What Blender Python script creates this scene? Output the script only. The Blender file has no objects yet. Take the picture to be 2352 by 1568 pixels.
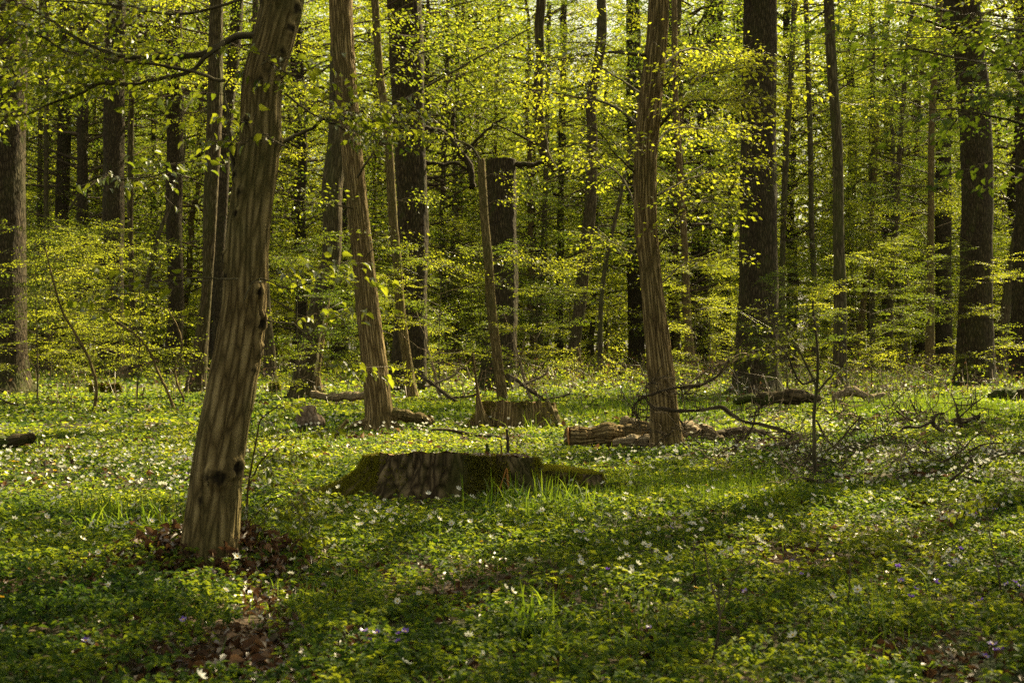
import bpy, math, random
import numpy as np

random.seed(7)
rng = np.random.default_rng(11)
sc = bpy.context.scene
COL = sc.collection
PI = math.pi

# ------------------------------------------------------------------ camera, sky, sun, exposure
F, CX, CY, CAMH = 2940.0, 1176.0, 800.0, 1.1      # focal length and horizon in 2352-wide picture units
cam_d = bpy.data.cameras.new('camera')
cam = bpy.data.objects.new('camera', cam_d)
COL.objects.link(cam)
cam.location = (0, 0, CAMH)
cam.rotation_euler = (PI / 2, 0, 0)
cam_d.sensor_width = 36
cam_d.lens = 45
cam_d.shift_y = (CY - 784.0) / 2352.0
cam_d.clip_start = 0.05
cam_d.clip_end = 2000
cam_d.dof.use_dof = True
cam_d.dof.focus_distance = 11.5
cam_d.dof.aperture_fstop = 5.0
sc.camera = cam

SUN_EL, SUN_AZ = math.radians(42), math.radians(38)   # azimuth to the right of the view direction (+Y)
world = bpy.data.worlds.new('World')
sc.world = world
world.use_nodes = True
wn = world.node_tree
bg = wn.nodes['Background']
sky = wn.nodes.new('ShaderNodeTexSky')
sky.sky_type = 'NISHITA'
sky.sun_disc = False
sky.sun_elevation = SUN_EL
sky.sun_rotation = SUN_AZ
sky.dust_density = 2.0
hs = wn.nodes.new('ShaderNodeHueSaturation'); hs.inputs['Saturation'].default_value = 0.45
tn = wn.nodes.new('ShaderNodeMix'); tn.data_type = 'RGBA'; tn.blend_type = 'MULTIPLY'; tn.inputs[0].default_value = 1.0
tn.inputs['B'].default_value = (1.0, 0.92, 0.68, 1)
wn.links.new(sky.outputs[0], hs.inputs['Color']); wn.links.new(hs.outputs[0], tn.inputs['A'])
wn.links.new(tn.outputs['Result'], bg.inputs[0])
bg.inputs[1].default_value = 0.064
sun_d = bpy.data.lights.new('sun', 'SUN')
sun_d.energy = 5.0
sun_d.angle = math.radians(0.55)
sun_d.color = (1.0, 0.85, 0.50)
sun = bpy.data.objects.new('sun', sun_d)
COL.objects.link(sun)
from mathutils import Vector
SD = Vector((math.cos(SUN_EL) * math.sin(SUN_AZ), math.cos(SUN_EL) * math.cos(SUN_AZ), math.sin(SUN_EL)))
sun.rotation_euler = SD.to_track_quat('Z', 'Y').to_euler()
sun.location = SD * 60
sc.view_settings.view_transform = 'Standard'
sc.view_settings.look = 'None'
sc.view_settings.exposure = 1.9
sc.view_settings.gamma = 1.0
sc.view_settings.use_curve_mapping = False
sc.cycles.max_bounces = 6
sc.cycles.diffuse_bounces = 4
sc.cycles.glossy_bounces = 2
sc.cycles.transmission_bounces = 4
sc.cycles.transparent_max_bounces = 4
sc.cycles.caustics_reflective = False
sc.cycles.caustics_refractive = False
sc.cycles.sample_clamp_indirect = 4.0
sc.cycles.use_denoising = False

# ------------------------------------------------------------------ noise and mesh helpers
def _hash(ix, iy, iz, seed):
    n = (ix.astype(np.int64) * 374761393 + iy.astype(np.int64) * 668265263 + iz.astype(np.int64) * 2147483647 + seed * 1274126177) & 0xFFFFFFFF
    n = ((n ^ (n >> 13)) * 1274126177) & 0xFFFFFFFF
    n = n ^ (n >> 16)
    return (n & 0xFFFF) / 65535.0

def vnoise(x, y, z=None, seed=0):
    x = np.asarray(x, float); y = np.asarray(y, float)
    z = np.zeros_like(x) if z is None else np.asarray(z, float)
    ix, iy, iz = np.floor(x), np.floor(y), np.floor(z)
    fx, fy, fz = x - ix, y - iy, z - iz
    fx, fy, fz = (t * t * (3 - 2 * t) for t in (fx, fy, fz))
    r = 0
    for a in (0, 1):
        for b in (0, 1):
            for c in (0, 1):
                w = (fx if a else 1 - fx) * (fy if b else 1 - fy) * (fz if c else 1 - fz)
                r = r + w * _hash(ix + a, iy + b, iz + c, seed)
    return r * 2 - 1

def fbm(x, y, z=None, o=3, seed=0):
    r, a, s = 0, 1.0, 1.0
    for k in range(o):
        r = r + a * vnoise(np.asarray(x) * s, np.asarray(y) * s, None if z is None else np.asarray(z) * s, seed + k * 17)
        a *= 0.5; s *= 2.03
    return r

def mesh_np(name, verts, faces, mats, mat_idx=None, attrs=None, smooth=False):
    """faces: list of (n,k) int arrays; attrs: {name: (type, domain, data)}"""
    me = bpy.data.meshes.new(name)
    V = np.ascontiguousarray(verts, np.float32)
    me.vertices.add(len(V)); me.vertices.foreach_set('co', V.ravel())
    loops = np.concatenate([f.ravel() for f in faces]).astype(np.int32)
    tot = np.concatenate([np.full(len(f), f.shape[1], np.int32) for f in faces])
    st = np.concatenate([[0], np.cumsum(tot)[:-1]]).astype(np.int32)
    me.loops.add(len(loops)); me.loops.foreach_set('vertex_index', loops)
    me.polygons.add(len(tot)); me.polygons.foreach_set('loop_start', st)
    if smooth is True:
        me.polygons.foreach_set('use_smooth', np.ones(len(tot), bool))
    elif smooth is not False:
        me.polygons.foreach_set('use_smooth', np.asarray(smooth, bool))
    for m in mats: me.materials.append(m)
    if mat_idx is not None:
        me.polygons.foreach_set('material_index', np.asarray(mat_idx, np.int32))
    for k, (ty, dom, data) in (attrs or {}).items():
        a = me.attributes.new(k, ty, dom)
        a.data.foreach_set('vector' if ty == 'FLOAT_VECTOR' else 'value', np.ascontiguousarray(data, np.float32).ravel())
    me.update(calc_edges=True)
    return me

def link(name, me, parent=None, label=None, cat=None, group=None, kind=None, loc=None):
    o = bpy.data.objects.new(name, me)
    COL.objects.link(o)
    if parent is not None: o.parent = parent
    if loc is not None: o.location = loc
    if label: o['label'] = label
    if cat: o['category'] = cat
    if group: o['group'] = group
    if kind: o['kind'] = kind
    return o

def resample(pts, n):
    """Catmull-Rom through rows of pts, n samples evenly spaced by chord length."""
    P = np.asarray(pts, float)
    if len(P) == 2:
        t = np.linspace(0, 1, n)[:, None]
        return P[0] * (1 - t) + P[1] * t
    d = np.linalg.norm(np.diff(P[:, :3], axis=0), axis=1)
    s = np.concatenate([[0], np.cumsum(np.maximum(d, 1e-6))])
    t = np.linspace(0, s[-1], n)
    i = np.clip(np.searchsorted(s, t, side='right') - 1, 0, len(P) - 2)
    m = np.zeros_like(P)
    m[1:-1] = (P[2:] - P[:-2]) / (s[2:] - s[:-2])[:, None]
    m[0] = (P[1] - P[0]) / (s[1] - s[0]); m[-1] = (P[-1] - P[-2]) / (s[-1] - s[-2])
    h = (s[i + 1] - s[i])[:, None]; u = ((t - s[i]) / h[:, 0])[:, None]
    return ((2*u**3 - 3*u**2 + 1) * P[i] + (u**3 - 2*u**2 + u) * h * m[i] + (-2*u**3 + 3*u**2) * P[i+1] + (u**3 - u**2) * h * m[i+1])

def frames(P):
    T = np.gradient(P, axis=0); T /= np.linalg.norm(T, axis=1)[:, None] + 1e-12
    ref = np.array([1.0, 0, 0]) if abs(T[0][0]) < 0.9 else np.array([0, 1.0, 0])
    A = np.zeros_like(P); B = np.zeros_like(P)
    a = ref - T[0] * ref.dot(T[0])
    for i in range(len(P)):
        a = a - T[i] * a.dot(T[i]); a /= np.linalg.norm(a) + 1e-12
        A[i] = a; B[i] = np.cross(T[i], a)
    return T, A, B

class Geo:
    """Collects tubes and loose faces into one mesh with 'rest' (bark space) and 'tint' attributes."""
    def __init__(s):
        s.v = []; s.r = []; s.t = []; s.q = []; s.tr = []; s.qm = []; s.tm = []; s.n = 0
    def add(s, v, quads=None, tris=None, rest=None, tint=0.5, m=0):
        v = np.asarray(v, float)
        s.v.append(v); s.r.append(v if rest is None else rest)
        s.t.append(np.broadcast_to(np.asarray(tint, float), (len(v),)))
        if quads is not None and len(quads): s.q.append(quads + s.n); s.qm.append(np.full(len(quads), m))
        if tris is not None and len(tris): s.tr.append(tris + s.n); s.tm.append(np.full(len(tris), m))
        s.n += len(v)
    def tube(s, P, R, sides=6, m=0, cap=True, disp=None, tint=0.5, flare=None, rs=None):
        P = np.asarray(P, float); R = np.asarray(R, float); n = len(P)
        T, A, B = frames(P)
        th = np.linspace(0, 2 * PI, sides, endpoint=False)
        L = np.concatenate([[0], np.cumsum(np.linalg.norm(np.diff(P, axis=0), axis=1))])
        rr = np.repeat(R[:, None], sides, 1)
        TH = np.repeat(th[None], n, 0); LL = np.repeat(L[:, None], sides, 1)
        rc = (rs if rs is not None else R[0])
        RX, RY = np.cos(TH) * rc, np.sin(TH) * rc
        if flare is not None: rr = flare(rr, TH, LL)
        if disp is not None: rr = rr + disp(RX, RY, LL, TH, rr)
        V = P[:, None] + A[:, None] * (np.cos(TH) * rr)[..., None] + B[:, None] * (np.sin(TH) * rr)[..., None]
        i = np.arange(n - 1)[:, None] * sides; j = np.arange(sides)[None]; k = (j + 1) % sides
        Q = np.stack([i + j, i + k, i + sides + k, i + sides + j], -1).reshape(-1, 4)
        V = V.reshape(-1, 3); rest = np.stack([RX, RY, LL], -1).reshape(-1, 3)
        tr = None
        if cap:
            c0 = len(V); V = np.vstack([V, P[:1], P[-1:]]); rest = np.vstack([rest, [[0, 0, 0]], [[0, 0, L[-1]]]])
            jj = np.arange(sides); kk = (jj + 1) % sides
            tr = np.vstack([np.stack([np.full(sides, c0), kk, jj], -1), np.stack([np.full(sides, c0 + 1), (n-1)*sides + jj, (n-1)*sides + kk], -1)])
        s.add(V, Q, tr, rest, tint, m)
    def mesh(s, name, mats, smooth=True):
        f, mi = [], []
        if s.q: f.append(np.vstack(s.q)); mi.append(np.concatenate(s.qm))
        if s.tr: f.append(np.vstack(s.tr)); mi.append(np.concatenate(s.tm))
        return mesh_np(name, np.vstack(s.v), f, mats, np.concatenate(mi),
                       {'rest': ('FLOAT_VECTOR', 'POINT', np.vstack(s.r)), 'tint': ('FLOAT', 'POINT', np.concatenate(s.t))}, smooth)

# ------------------------------------------------------------------ materials
def new_mat(name):
    m = bpy.data.materials.new(name); m.use_nodes = True
    nt = m.node_tree; nt.nodes.clear()
    out = nt.nodes.new('ShaderNodeOutputMaterial')
    return m, nt, out

def N(nt, ty, **kw):
    n = nt.nodes.new(ty)
    for k, v in kw.items():
        if k.startswith('i_'): n.inputs[k[2:].replace('_', ' ')].default_value = v
        else: setattr(n, k, v)
    return n

def ramp(nt, fac, stops):
    r = nt.nodes.new('ShaderNodeValToRGB')
    e = r.color_ramp.elements
    while len(e) > 1: e.remove(e[-1])
    e[0].position = stops[0][0]; e[0].color = (*stops[0][1], 1)
    for p, c in stops[1:]:
        x = e.new(p); x.color = (*c, 1)
    nt.links.new(fac, r.inputs[0])
    return r.outputs[0]

def leaf_mat(name, stops, tstops, trans=0.5, rough=0.45, spec=0.25, rnd=0.25):
    m, nt, out = new_mat(name); L = nt.links.new
    at = N(nt, 'ShaderNodeAttribute', attribute_name='tint')
    oi = N(nt, 'ShaderNodeObjectInfo')
    ad = N(nt, 'ShaderNodeMath', operation='MULTIPLY_ADD'); L(oi.outputs['Random'], ad.inputs[0]); ad.inputs[1].default_value = rnd
    L(at.outputs['Fac'], ad.inputs[2])
    sb = N(nt, 'ShaderNodeMath', operation='SUBTRACT', use_clamp=True); L(ad.outputs[0], sb.inputs[0]); sb.inputs[1].default_value = rnd / 2
    c1 = ramp(nt, sb.outputs[0], stops); c2 = ramp(nt, sb.outputs[0], tstops)
    d = N(nt, 'ShaderNodeBsdfDiffuse'); L(c1, d.inputs[0])
    t = N(nt, 'ShaderNodeBsdfTranslucent'); L(c2, t.inputs[0])
    mx = N(nt, 'ShaderNodeMixShader'); mx.inputs[0].default_value = trans
    L(d.outputs[0], mx.inputs[1]); L(t.outputs[0], mx.inputs[2])
    g = N(nt, 'ShaderNodeBsdfGlossy'); g.inputs['Roughness'].default_value = rough; g.inputs[0].default_value = (1, 1, 1, 1)
    fr = N(nt, 'ShaderNodeFresnel'); fr.inputs[0].default_value = 1.4
    fm = N(nt, 'ShaderNodeMath', operation='MULTIPLY'); L(fr.outputs[0], fm.inputs[0]); fm.inputs[1].default_value = spec
    m2 = N(nt, 'ShaderNodeMixShader'); L(fm.outputs[0], m2.inputs[0]); L(mx.outputs[0], m2.inputs[1]); L(g.outputs[0], m2.inputs[2])
    L(m2.outputs[0], out.inputs[0])
    return m

def bark_mat(name, dark, mid, light, sx=16.0, sz=2.2, bump=0.5, moss=0.0, moss_col=(0.05, 0.065, 0.012), algae=0.0, fine=60):
    """Furrowed bark in trunk space: plates stretched along the trunk, dark furrows, fine grain, algae and moss."""
    m, nt, out = new_mat(name); L = nt.links.new
    at = N(nt, 'ShaderNodeAttribute', attribute_name='rest')
    def mp(s):
        v = N(nt, 'ShaderNodeMapping'); v.inputs['Scale'].default_value = s; L(at.outputs['Vector'], v.inputs[0]); return v.outputs[0]
    nz = N(nt, 'ShaderNodeTexNoise'); nz.inputs['Scale'].default_value = 1.0; nz.inputs['Detail'].default_value = 3; L(mp((9, 9, 2.4)), nz.inputs[0])
    mixv = N(nt, 'ShaderNodeMix', data_type='RGBA', blend_type='LINEAR_LIGHT'); mixv.inputs[0].default_value = 0.5
    L(mp((sx, sx, sz)), mixv.inputs['A']); L(nz.outputs['Color'], mixv.inputs['B'])
    vo = N(nt, 'ShaderNodeTexVoronoi', feature='DISTANCE_TO_EDGE'); vo.inputs['Scale'].default_value = 1.0; L(mixv.outputs['Result'], vo.inputs[0])
    cr = N(nt, 'ShaderNodeMapRange'); cr.inputs['From Max'].default_value = 0.35; L(vo.outputs['Distance'], cr.inputs[0])
    fn = N(nt, 'ShaderNodeTexNoise'); fn.inputs['Scale'].default_value = 1.0; fn.inputs['Detail'].default_value = 5; fn.inputs['Roughness'].default_value = 0.7
    L(mp((fine, fine, fine * 0.22)), fn.inputs[0])
    ad = N(nt, 'ShaderNodeMath', operation='MULTIPLY_ADD'); L(fn.outputs[0], ad.inputs[0]); ad.inputs[1].default_value = 0.9; L(cr.outputs[0], ad.inputs[2])
    sb = N(nt, 'ShaderNodeMath', operation='MULTIPLY'); L(ad.outputs[0], sb.inputs[0]); sb.inputs[1].default_value = 0.6
    c = ramp(nt, sb.outputs[0], [(0.12, dark), (0.45, mid), (0.85, light)])
    ln = N(nt, 'ShaderNodeTexNoise'); ln.inputs['Scale'].default_value = 1.0; ln.inputs['Detail'].default_value = 6; L(mp((3.2, 3.2, 1.1)), ln.inputs[0])
    ag = N(nt, 'ShaderNodeMapRange'); ag.inputs['From Min'].default_value = 0.42; ag.inputs['From Max'].default_value = 0.68; ag.inputs['To Max'].default_value = algae
    L(ln.outputs[0], ag.inputs[0])
    ma = N(nt, 'ShaderNodeMix', data_type='RGBA'); L(ag.outputs[0], ma.inputs[0]); L(c, ma.inputs['A']); ma.inputs['B'].default_value = (0.075, 0.085, 0.025, 1)
    # moss low on the trunk
    sp = N(nt, 'ShaderNodeSeparateXYZ'); L(at.outputs['Vector'], sp.inputs[0])
    mh = N(nt, 'ShaderNodeMapRange'); mh.inputs['From Min'].default_value = 0.1; mh.inputs['From Max'].default_value = 1.3; mh.inputs['To Min'].default_value = 0.30 * moss; mh.inputs['To Max'].default_value = 0.0
    L(sp.outputs[2], mh.inputs[0])
    mn = N(nt, 'ShaderNodeTexNoise'); mn.inputs['Scale'].default_value = 1.0; mn.inputs['Detail'].default_value = 8; L(mp((5, 5, 3)), mn.inputs[0])
    mm = N(nt, 'ShaderNodeMath', operation='ADD'); L(mh.outputs[0], mm.inputs[0]); L(mn.outputs[0], mm.inputs[1])
    ms = N(nt, 'ShaderNodeMapRange'); ms.inputs['From Min'].default_value = 0.62; ms.inputs['From Max'].default_value = 0.72; ms.inputs['To Max'].default_value = min(1, moss); L(mm.outputs[0], ms.inputs[0])
    mc = N(nt, 'ShaderNodeMix', data_type='RGBA'); L(ms.outputs[0], mc.inputs[0]); L(ma.outputs['Result'], mc.inputs['A']); mc.inputs['B'].default_value = (*moss_col, 1)
    sa = N(nt, 'ShaderNodeAttribute', attribute_name='scar')
    sd = N(nt, 'ShaderNodeMix', data_type='RGBA'); L(sa.outputs['Fac'], sd.inputs[0]); L(mc.outputs['Result'], sd.inputs['A']); sd.inputs['B'].default_value = (0.012, 0.009, 0.006, 1)
    b = N(nt, 'ShaderNodeBsdfPrincipled'); b.inputs['Roughness'].default_value = 0.9; b.inputs['Specular IOR Level'].default_value = 0.12
    L(sd.outputs['Result'], b.inputs['Base Color'])
    bp = N(nt, 'ShaderNodeBump'); bp.inputs['Strength'].default_value = bump; bp.inputs['Distance'].default_value = 0.03; L(sb.outputs[0], bp.inputs['Height'])
    L(bp.outputs[0], b.inputs['Normal']); L(b.outputs[0], out.inputs[0])
    return m

M = {}
M['hornbeam'] = bark_mat('hornbeam_bark', (0.026, 0.018, 0.008), (0.155, 0.110, 0.046), (0.33, 0.245, 0.115), 36, 4.0, 1.0, moss=0.4, algae=0.6)
M['hornbeam_warm'] = bark_mat('hornbeam_bark_warm', (0.022, 0.014, 0.007), (0.165, 0.113, 0.050), (0.40, 0.29, 0.14), 34, 2.2, 1.0, moss=0.3, algae=0.3)
M['oak'] = bark_mat('oak_bark', (0.009, 0.007, 0.005), (0.042, 0.031, 0.019), (0.10, 0.076, 0.046), 22, 4.5, 1.0, moss=0.55, algae=0.25, fine=40)
M['dim'] = bark_mat('dim_brown_bark', (0.014, 0.010, 0.006), (0.07, 0.052, 0.028), (0.16, 0.125, 0.07), 24, 3.0, 0.8, moss=0.4, algae=0.5)
M['grey'] = bark_mat('grey_bark', (0.02, 0.016, 0.010), (0.075, 0.06, 0.035), (0.16, 0.13, 0.08), 16, 2.0, 0.6, moss=0.4, algae=0.7, fine=40)
M['dead'] = bark_mat('dead_branch_bark', (0.02, 0.015, 0.01), (0.075, 0.055, 0.036), (0.19, 0.15, 0.10), 30, 3, 0.6, algae=0.3)
M['pale'] = bark_mat('pale_dead_wood', (0.06, 0.045, 0.03), (0.24, 0.18, 0.11), (0.46, 0.37, 0.25), 34, 1.6, 0.7)
M['mossy'] = bark_mat('mossy_wood', (0.014, 0.010, 0.006), (0.06, 0.045, 0.025), (0.14, 0.10, 0.055), 16, 3, 1.0, moss=1.0, algae=0.3)
M['straw'] = leaf_mat('dry_stalk', [(0, (0.30, 0.12, 0.03)), (1, (0.5, 0.24, 0.07))], [(0, (0.3, 0.1, 0.02)), (1, (0.3, 0.1, 0.02))], trans=0.15, spec=0.1)
M['twig'] = leaf_mat('twig_bark', [(0, (0.05, 0.036, 0.022)), (1, (0.16, 0.12, 0.075))], [(0, (0, 0, 0)), (1, (0, 0, 0))], trans=0.0, spec=0.15)
GREEN = [(0.0, (0.020, 0.040, 0.008)), (0.5, (0.058, 0.080, 0.013)), (1.0, (0.105, 0.118, 0.018))]
GREEN_T = [(0.0, (0.13, 0.20, 0.012)), (0.5, (0.31, 0.36, 0.016)), (1.0, (0.58, 0.60, 0.03))]
M['leaf'] = leaf_mat('young_leaf', GREEN, GREEN_T, 0.6, 0.5, 0.12)
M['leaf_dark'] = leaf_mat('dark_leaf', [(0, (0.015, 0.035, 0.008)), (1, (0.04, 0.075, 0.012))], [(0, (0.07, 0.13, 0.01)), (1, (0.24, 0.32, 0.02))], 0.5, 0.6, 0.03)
M['cover'] = leaf_mat('anemone_leaf', [(0.0, (0.018, 0.045, 0.012)), (0.5, (0.05, 0.10, 0.018)), (1.0, (0.12, 0.16, 0.022))],
                      [(0.0, (0.07, 0.15, 0.01)), (0.5, (0.28, 0.37, 0.015)), (1.0, (0.74, 0.76, 0.035))], 0.5, 0.5, 0.14, 0)
M['grass'] = leaf_mat('grass_blade', [(0, (0.03, 0.075, 0.010)), (1, (0.08, 0.14, 0.016))], [(0, (0.14, 0.26, 0.012)), (1, (0.40, 0.50, 0.03))], 0.5, 0.6, 0.04, 0)
M['moss'] = leaf_mat('moss', [(0, (0.08, 0.08, 0.008)), (1, (0.32, 0.29, 0.025))], [(0, (0.12, 0.12, 0.006)), (1, (0.45, 0.40, 0.015))], 0.25, 0.6, 0.05, 0)
M['litter'] = leaf_mat('dead_leaf', [(0, (0.035, 0.018, 0.010)), (0.5, (0.14, 0.072, 0.038)), (1, (0.34, 0.22, 0.14))],
                       [(0, (0.05, 0.02, 0.01)), (1, (0.32, 0.17, 0.07))], 0.25, 0.5, 0.15, 0)
M['petal'] = leaf_mat('white_petal', [(0, (0.66, 0.64, 0.58)), (1, (0.80, 0.78, 0.72))], [(0, (0.60, 0.60, 0.50)), (1, (0.72, 0.72, 0.62))], 0.4, 0.5, 0.1, 0)
M['yellow'] = leaf_mat('yellow_petal', [(0, (0.75, 0.48, 0.01)), (1, (0.82, 0.58, 0.02))], [(0, (0.7, 0.4, 0.01)), (1, (0.7, 0.5, 0.01))], 0.35, 0.4, 0.3, 0)
M['violet'] = leaf_mat('violet_petal', [(0, (0.16, 0.08, 0.48)), (1, (0.26, 0.15, 0.62))], [(0, (0.15, 0.07, 0.5)), (1, (0.2, 0.1, 0.6))], 0.35, 0.5, 0.2, 0)

def cut_mat(name, a, b_, ringscale=55):
    m, nt, out = new_mat(name); L = nt.links.new
    at = N(nt, 'ShaderNodeAttribute', attribute_name='rest')
    w = N(nt, 'ShaderNodeTexWave', wave_type='RINGS', rings_direction='Z'); w.inputs['Scale'].default_value = ringscale / 10; w.inputs['Distortion'].default_value = 3; w.inputs['Detail'].default_value = 3
    L(at.outputs['Vector'], w.inputs[0])
    nz = N(nt, 'ShaderNodeTexNoise'); nz.inputs['Scale'].default_value = 14; nz.inputs['Detail'].default_value = 6; L(at.outputs['Vector'], nz.inputs[0])
    mu = N(nt, 'ShaderNodeMath', operation='MULTIPLY_ADD'); L(w.outputs['Fac'], mu.inputs[0]); mu.inputs[1].default_value = 0.35; L(nz.outputs[0], mu.inputs[2])
    c = ramp(nt, mu.outputs[0], [(0.3, a), (0.85, b_)])
    b = N(nt, 'ShaderNodeBsdfPrincipled'); b.inputs['Roughness'].default_value = 0.85; L(c, b.inputs['Base Color'])
    bp = N(nt, 'ShaderNodeBump'); bp.inputs['Strength'].default_value = 0.5; bp.inputs['Distance'].default_value = 0.01; L(mu.outputs[0], bp.inputs['Height']); L(bp.outputs[0], b.inputs['Normal'])
    L(b.outputs[0], out.inputs[0])
    return m
M['stump'] = bark_mat('stump_bark', (0.008, 0.006, 0.004), (0.075, 0.052, 0.028), (0.22, 0.16, 0.09), 20, 9, 1.0, moss=0.5, moss_col=(0.05, 0.055, 0.01), algae=0.3, fine=34)
M['cut'] = cut_mat('sawn_wood', (0.10, 0.045, 0.018), (0.36, 0.20, 0.085))
M['cut_fresh'] = cut_mat('orange_sawn_end', (0.22, 0.08, 0.02), (0.55, 0.26, 0.07))

# ------------------------------------------------------------------ ground
MOUNDS = [(-1.56, 6.60, 0.50, 0.10), (-0.35, 9.9, 0.9, 0.03), (3.6, 14.5, 1.5, 0.06)]
def gz(x, y):
    x = np.asarray(x, float); y = np.asarray(y, float)
    z = 0.05 * vnoise(x * 0.22 + 3, y * 0.22, seed=5) + 0.022 * vnoise(x * 0.8, y * 0.8 + 9, seed=6) + 0.010 * vnoise(x * 3.1, y * 3.1, seed=8)
    z = z + 0.25 * vnoise(x * 0.03, y * 0.03, seed=9) * np.clip((y - 45) / 60, 0, 1)
    for mx, my, s, h in MOUNDS:
        z = z + h * np.exp(-((x - mx) ** 2 + (y - my) ** 2) / (s * s))
    return z

def depth_of(px, py, D=None):
    """distance at which the ground is seen at picture point px,py"""
    if D: return D
    D = F * CAMH / (py - CY)
    for _ in range(12):
        D = 0.5 * D + 0.5 * F * (CAMH - float(gz((px - CX) / F * D, D))) / (py - CY)
    return D

def W(px, py, D):
    return np.array([(px - CX) / F * D, D, CAMH - (py - CY) / F * D])

def ground_sheet():
    u = np.linspace(-1, 1, 261); v = np.linspace(-0.55, 1, 301)
    xs = np.sinh(u * 5.3) * 4.0; ys = 7 + np.sinh(v * 5.6) * 3.6
    X, Y = np.meshgrid(xs, ys)
    Z = gz(X, Y)
    V = np.stack([X, Y, Z], -1).reshape(-1, 3)
    nx, ny = len(xs), len(ys)
    i = np.arange(ny - 1)[:, None] * nx; j = np.arange(nx - 1)[None]
    Q = np.stack([i + j, i + j + 1, i + nx + j + 1, i + nx + j], -1).reshape(-1, 4)
    m, nt, out = new_mat('forest_floor'); L = nt.links.new
    tc = N(nt, 'ShaderNodeNewGeometry')
    n1 = N(nt, 'ShaderNodeTexNoise'); n1.inputs['Scale'].default_value = 0.9; n1.inputs['Detail'].default_value = 6; L(tc.outputs['Position'], n1.inputs[0])
    n2 = N(nt, 'ShaderNodeTexNoise'); n2.inputs['Scale'].default_value = 34; n2.inputs['Detail'].default_value = 6; n2.inputs['Roughness'].default_value = 0.7; L(tc.outputs['Position'], n2.inputs[0])
    vo = N(nt, 'ShaderNodeTexVoronoi'); vo.inputs['Scale'].default_value = 22; L(tc.outputs['Position'], vo.inputs[0])
    c1 = ramp(nt, n2.outputs[0], [(0.25, (0.016, 0.010, 0.006)), (0.5, (0.06, 0.034, 0.018)), (0.75, (0.17, 0.10, 0.055))])
    c2 = ramp(nt, n2.outputs[0], [(0.25, (0.012, 0.022, 0.005)), (0.55, (0.045, 0.065, 0.012)), (0.8, (0.09, 0.11, 0.02))])
    mr = N(nt, 'ShaderNodeMapRange'); mr.inputs['From Min'].default_value = 0.42; mr.inputs['From Max'].default_value = 0.6; L(n1.outputs[0], mr.inputs[0])
    mx = N(nt, 'ShaderNodeMix', data_type='RGBA'); L(mr.outputs[0], mx.inputs[0]); L(c1, mx.inputs['A']); L(c2, mx.inputs['B'])
    b = N(nt, 'ShaderNodeBsdfPrincipled'); b.inputs['Roughness'].default_value = 0.95; L(mx.outputs['Result'], b.inputs['Base Color'])
    bp = N(nt, 'ShaderNodeBump'); bp.inputs['Strength'].default_value = 0.8; bp.inputs['Distance'].default_value = 0.03; L(vo.outputs['Distance'], bp.inputs['Height']); L(bp.outputs[0], b.inputs['Normal'])
    L(b.outputs[0], out.inputs[0])
    link('ground', mesh_np('ground', V, [Q], [m], smooth=True), kind='structure')
ground_sheet()

# ------------------------------------------------------------------ leaves and sprays
def rot_z(a):
    c, s = np.cos(a), np.sin(a); z = np.zeros_like(a); o = np.ones_like(a)
    return np.stack([np.stack([c, -s, z], -1), np.stack([s, c, z], -1), np.stack([z, z, o], -1)], -2)

def leaves(pos, dirv, nrm, size, fine=False, wid=0.55, fold=0.12, tint=0.5, droop=0.0):
    """pos,dirv,nrm (n,3); size (n). Returns verts, tris, tint. Rhombic folded leaves; fine ones have six outline points."""
    n = len(pos)
    d = dirv / (np.linalg.norm(dirv, axis=1)[:, None] + 1e-9)
    s = np.cross(nrm, d); s /= np.linalg.norm(s, axis=1)[:, None] + 1e-9
    u = np.cross(d, s)
    size = np.asarray(size)[:, None]
    if fine:
        prof = [(0, 0, 0), (0.28, 0.5, 1), (0.65, 0.42, 1), (1, 0, -1.2), (0.65, -0.42, 1), (0.28, -0.5, 1), (0.5, 0, -0.4)]
        tri = np.array([[0, 6, 1], [1, 6, 2], [2, 6, 3], [3, 6, 4], [4, 6, 5], [5, 6, 0]])[:, ::-1]
    else:
        prof = [(0, 0, 0), (0.45, 0.5, 1), (1, 0, 0), (0.45, -0.5, 1)]
        tri = np.array([[0, 2, 1], [0, 3, 2]])
    k = len(prof)
    V = np.stack([pos + size * (d * a + s * (b * wid) + u * (c * fold - droop * a * a)) for a, b, c in prof], 1)
    Tt = (np.arange(n)[:, None, None] * k + tri[None]).reshape(-1, 3)
    return V.reshape(-1, 3), Tt, np.repeat(np.broadcast_to(tint, (n,)), k)

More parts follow.
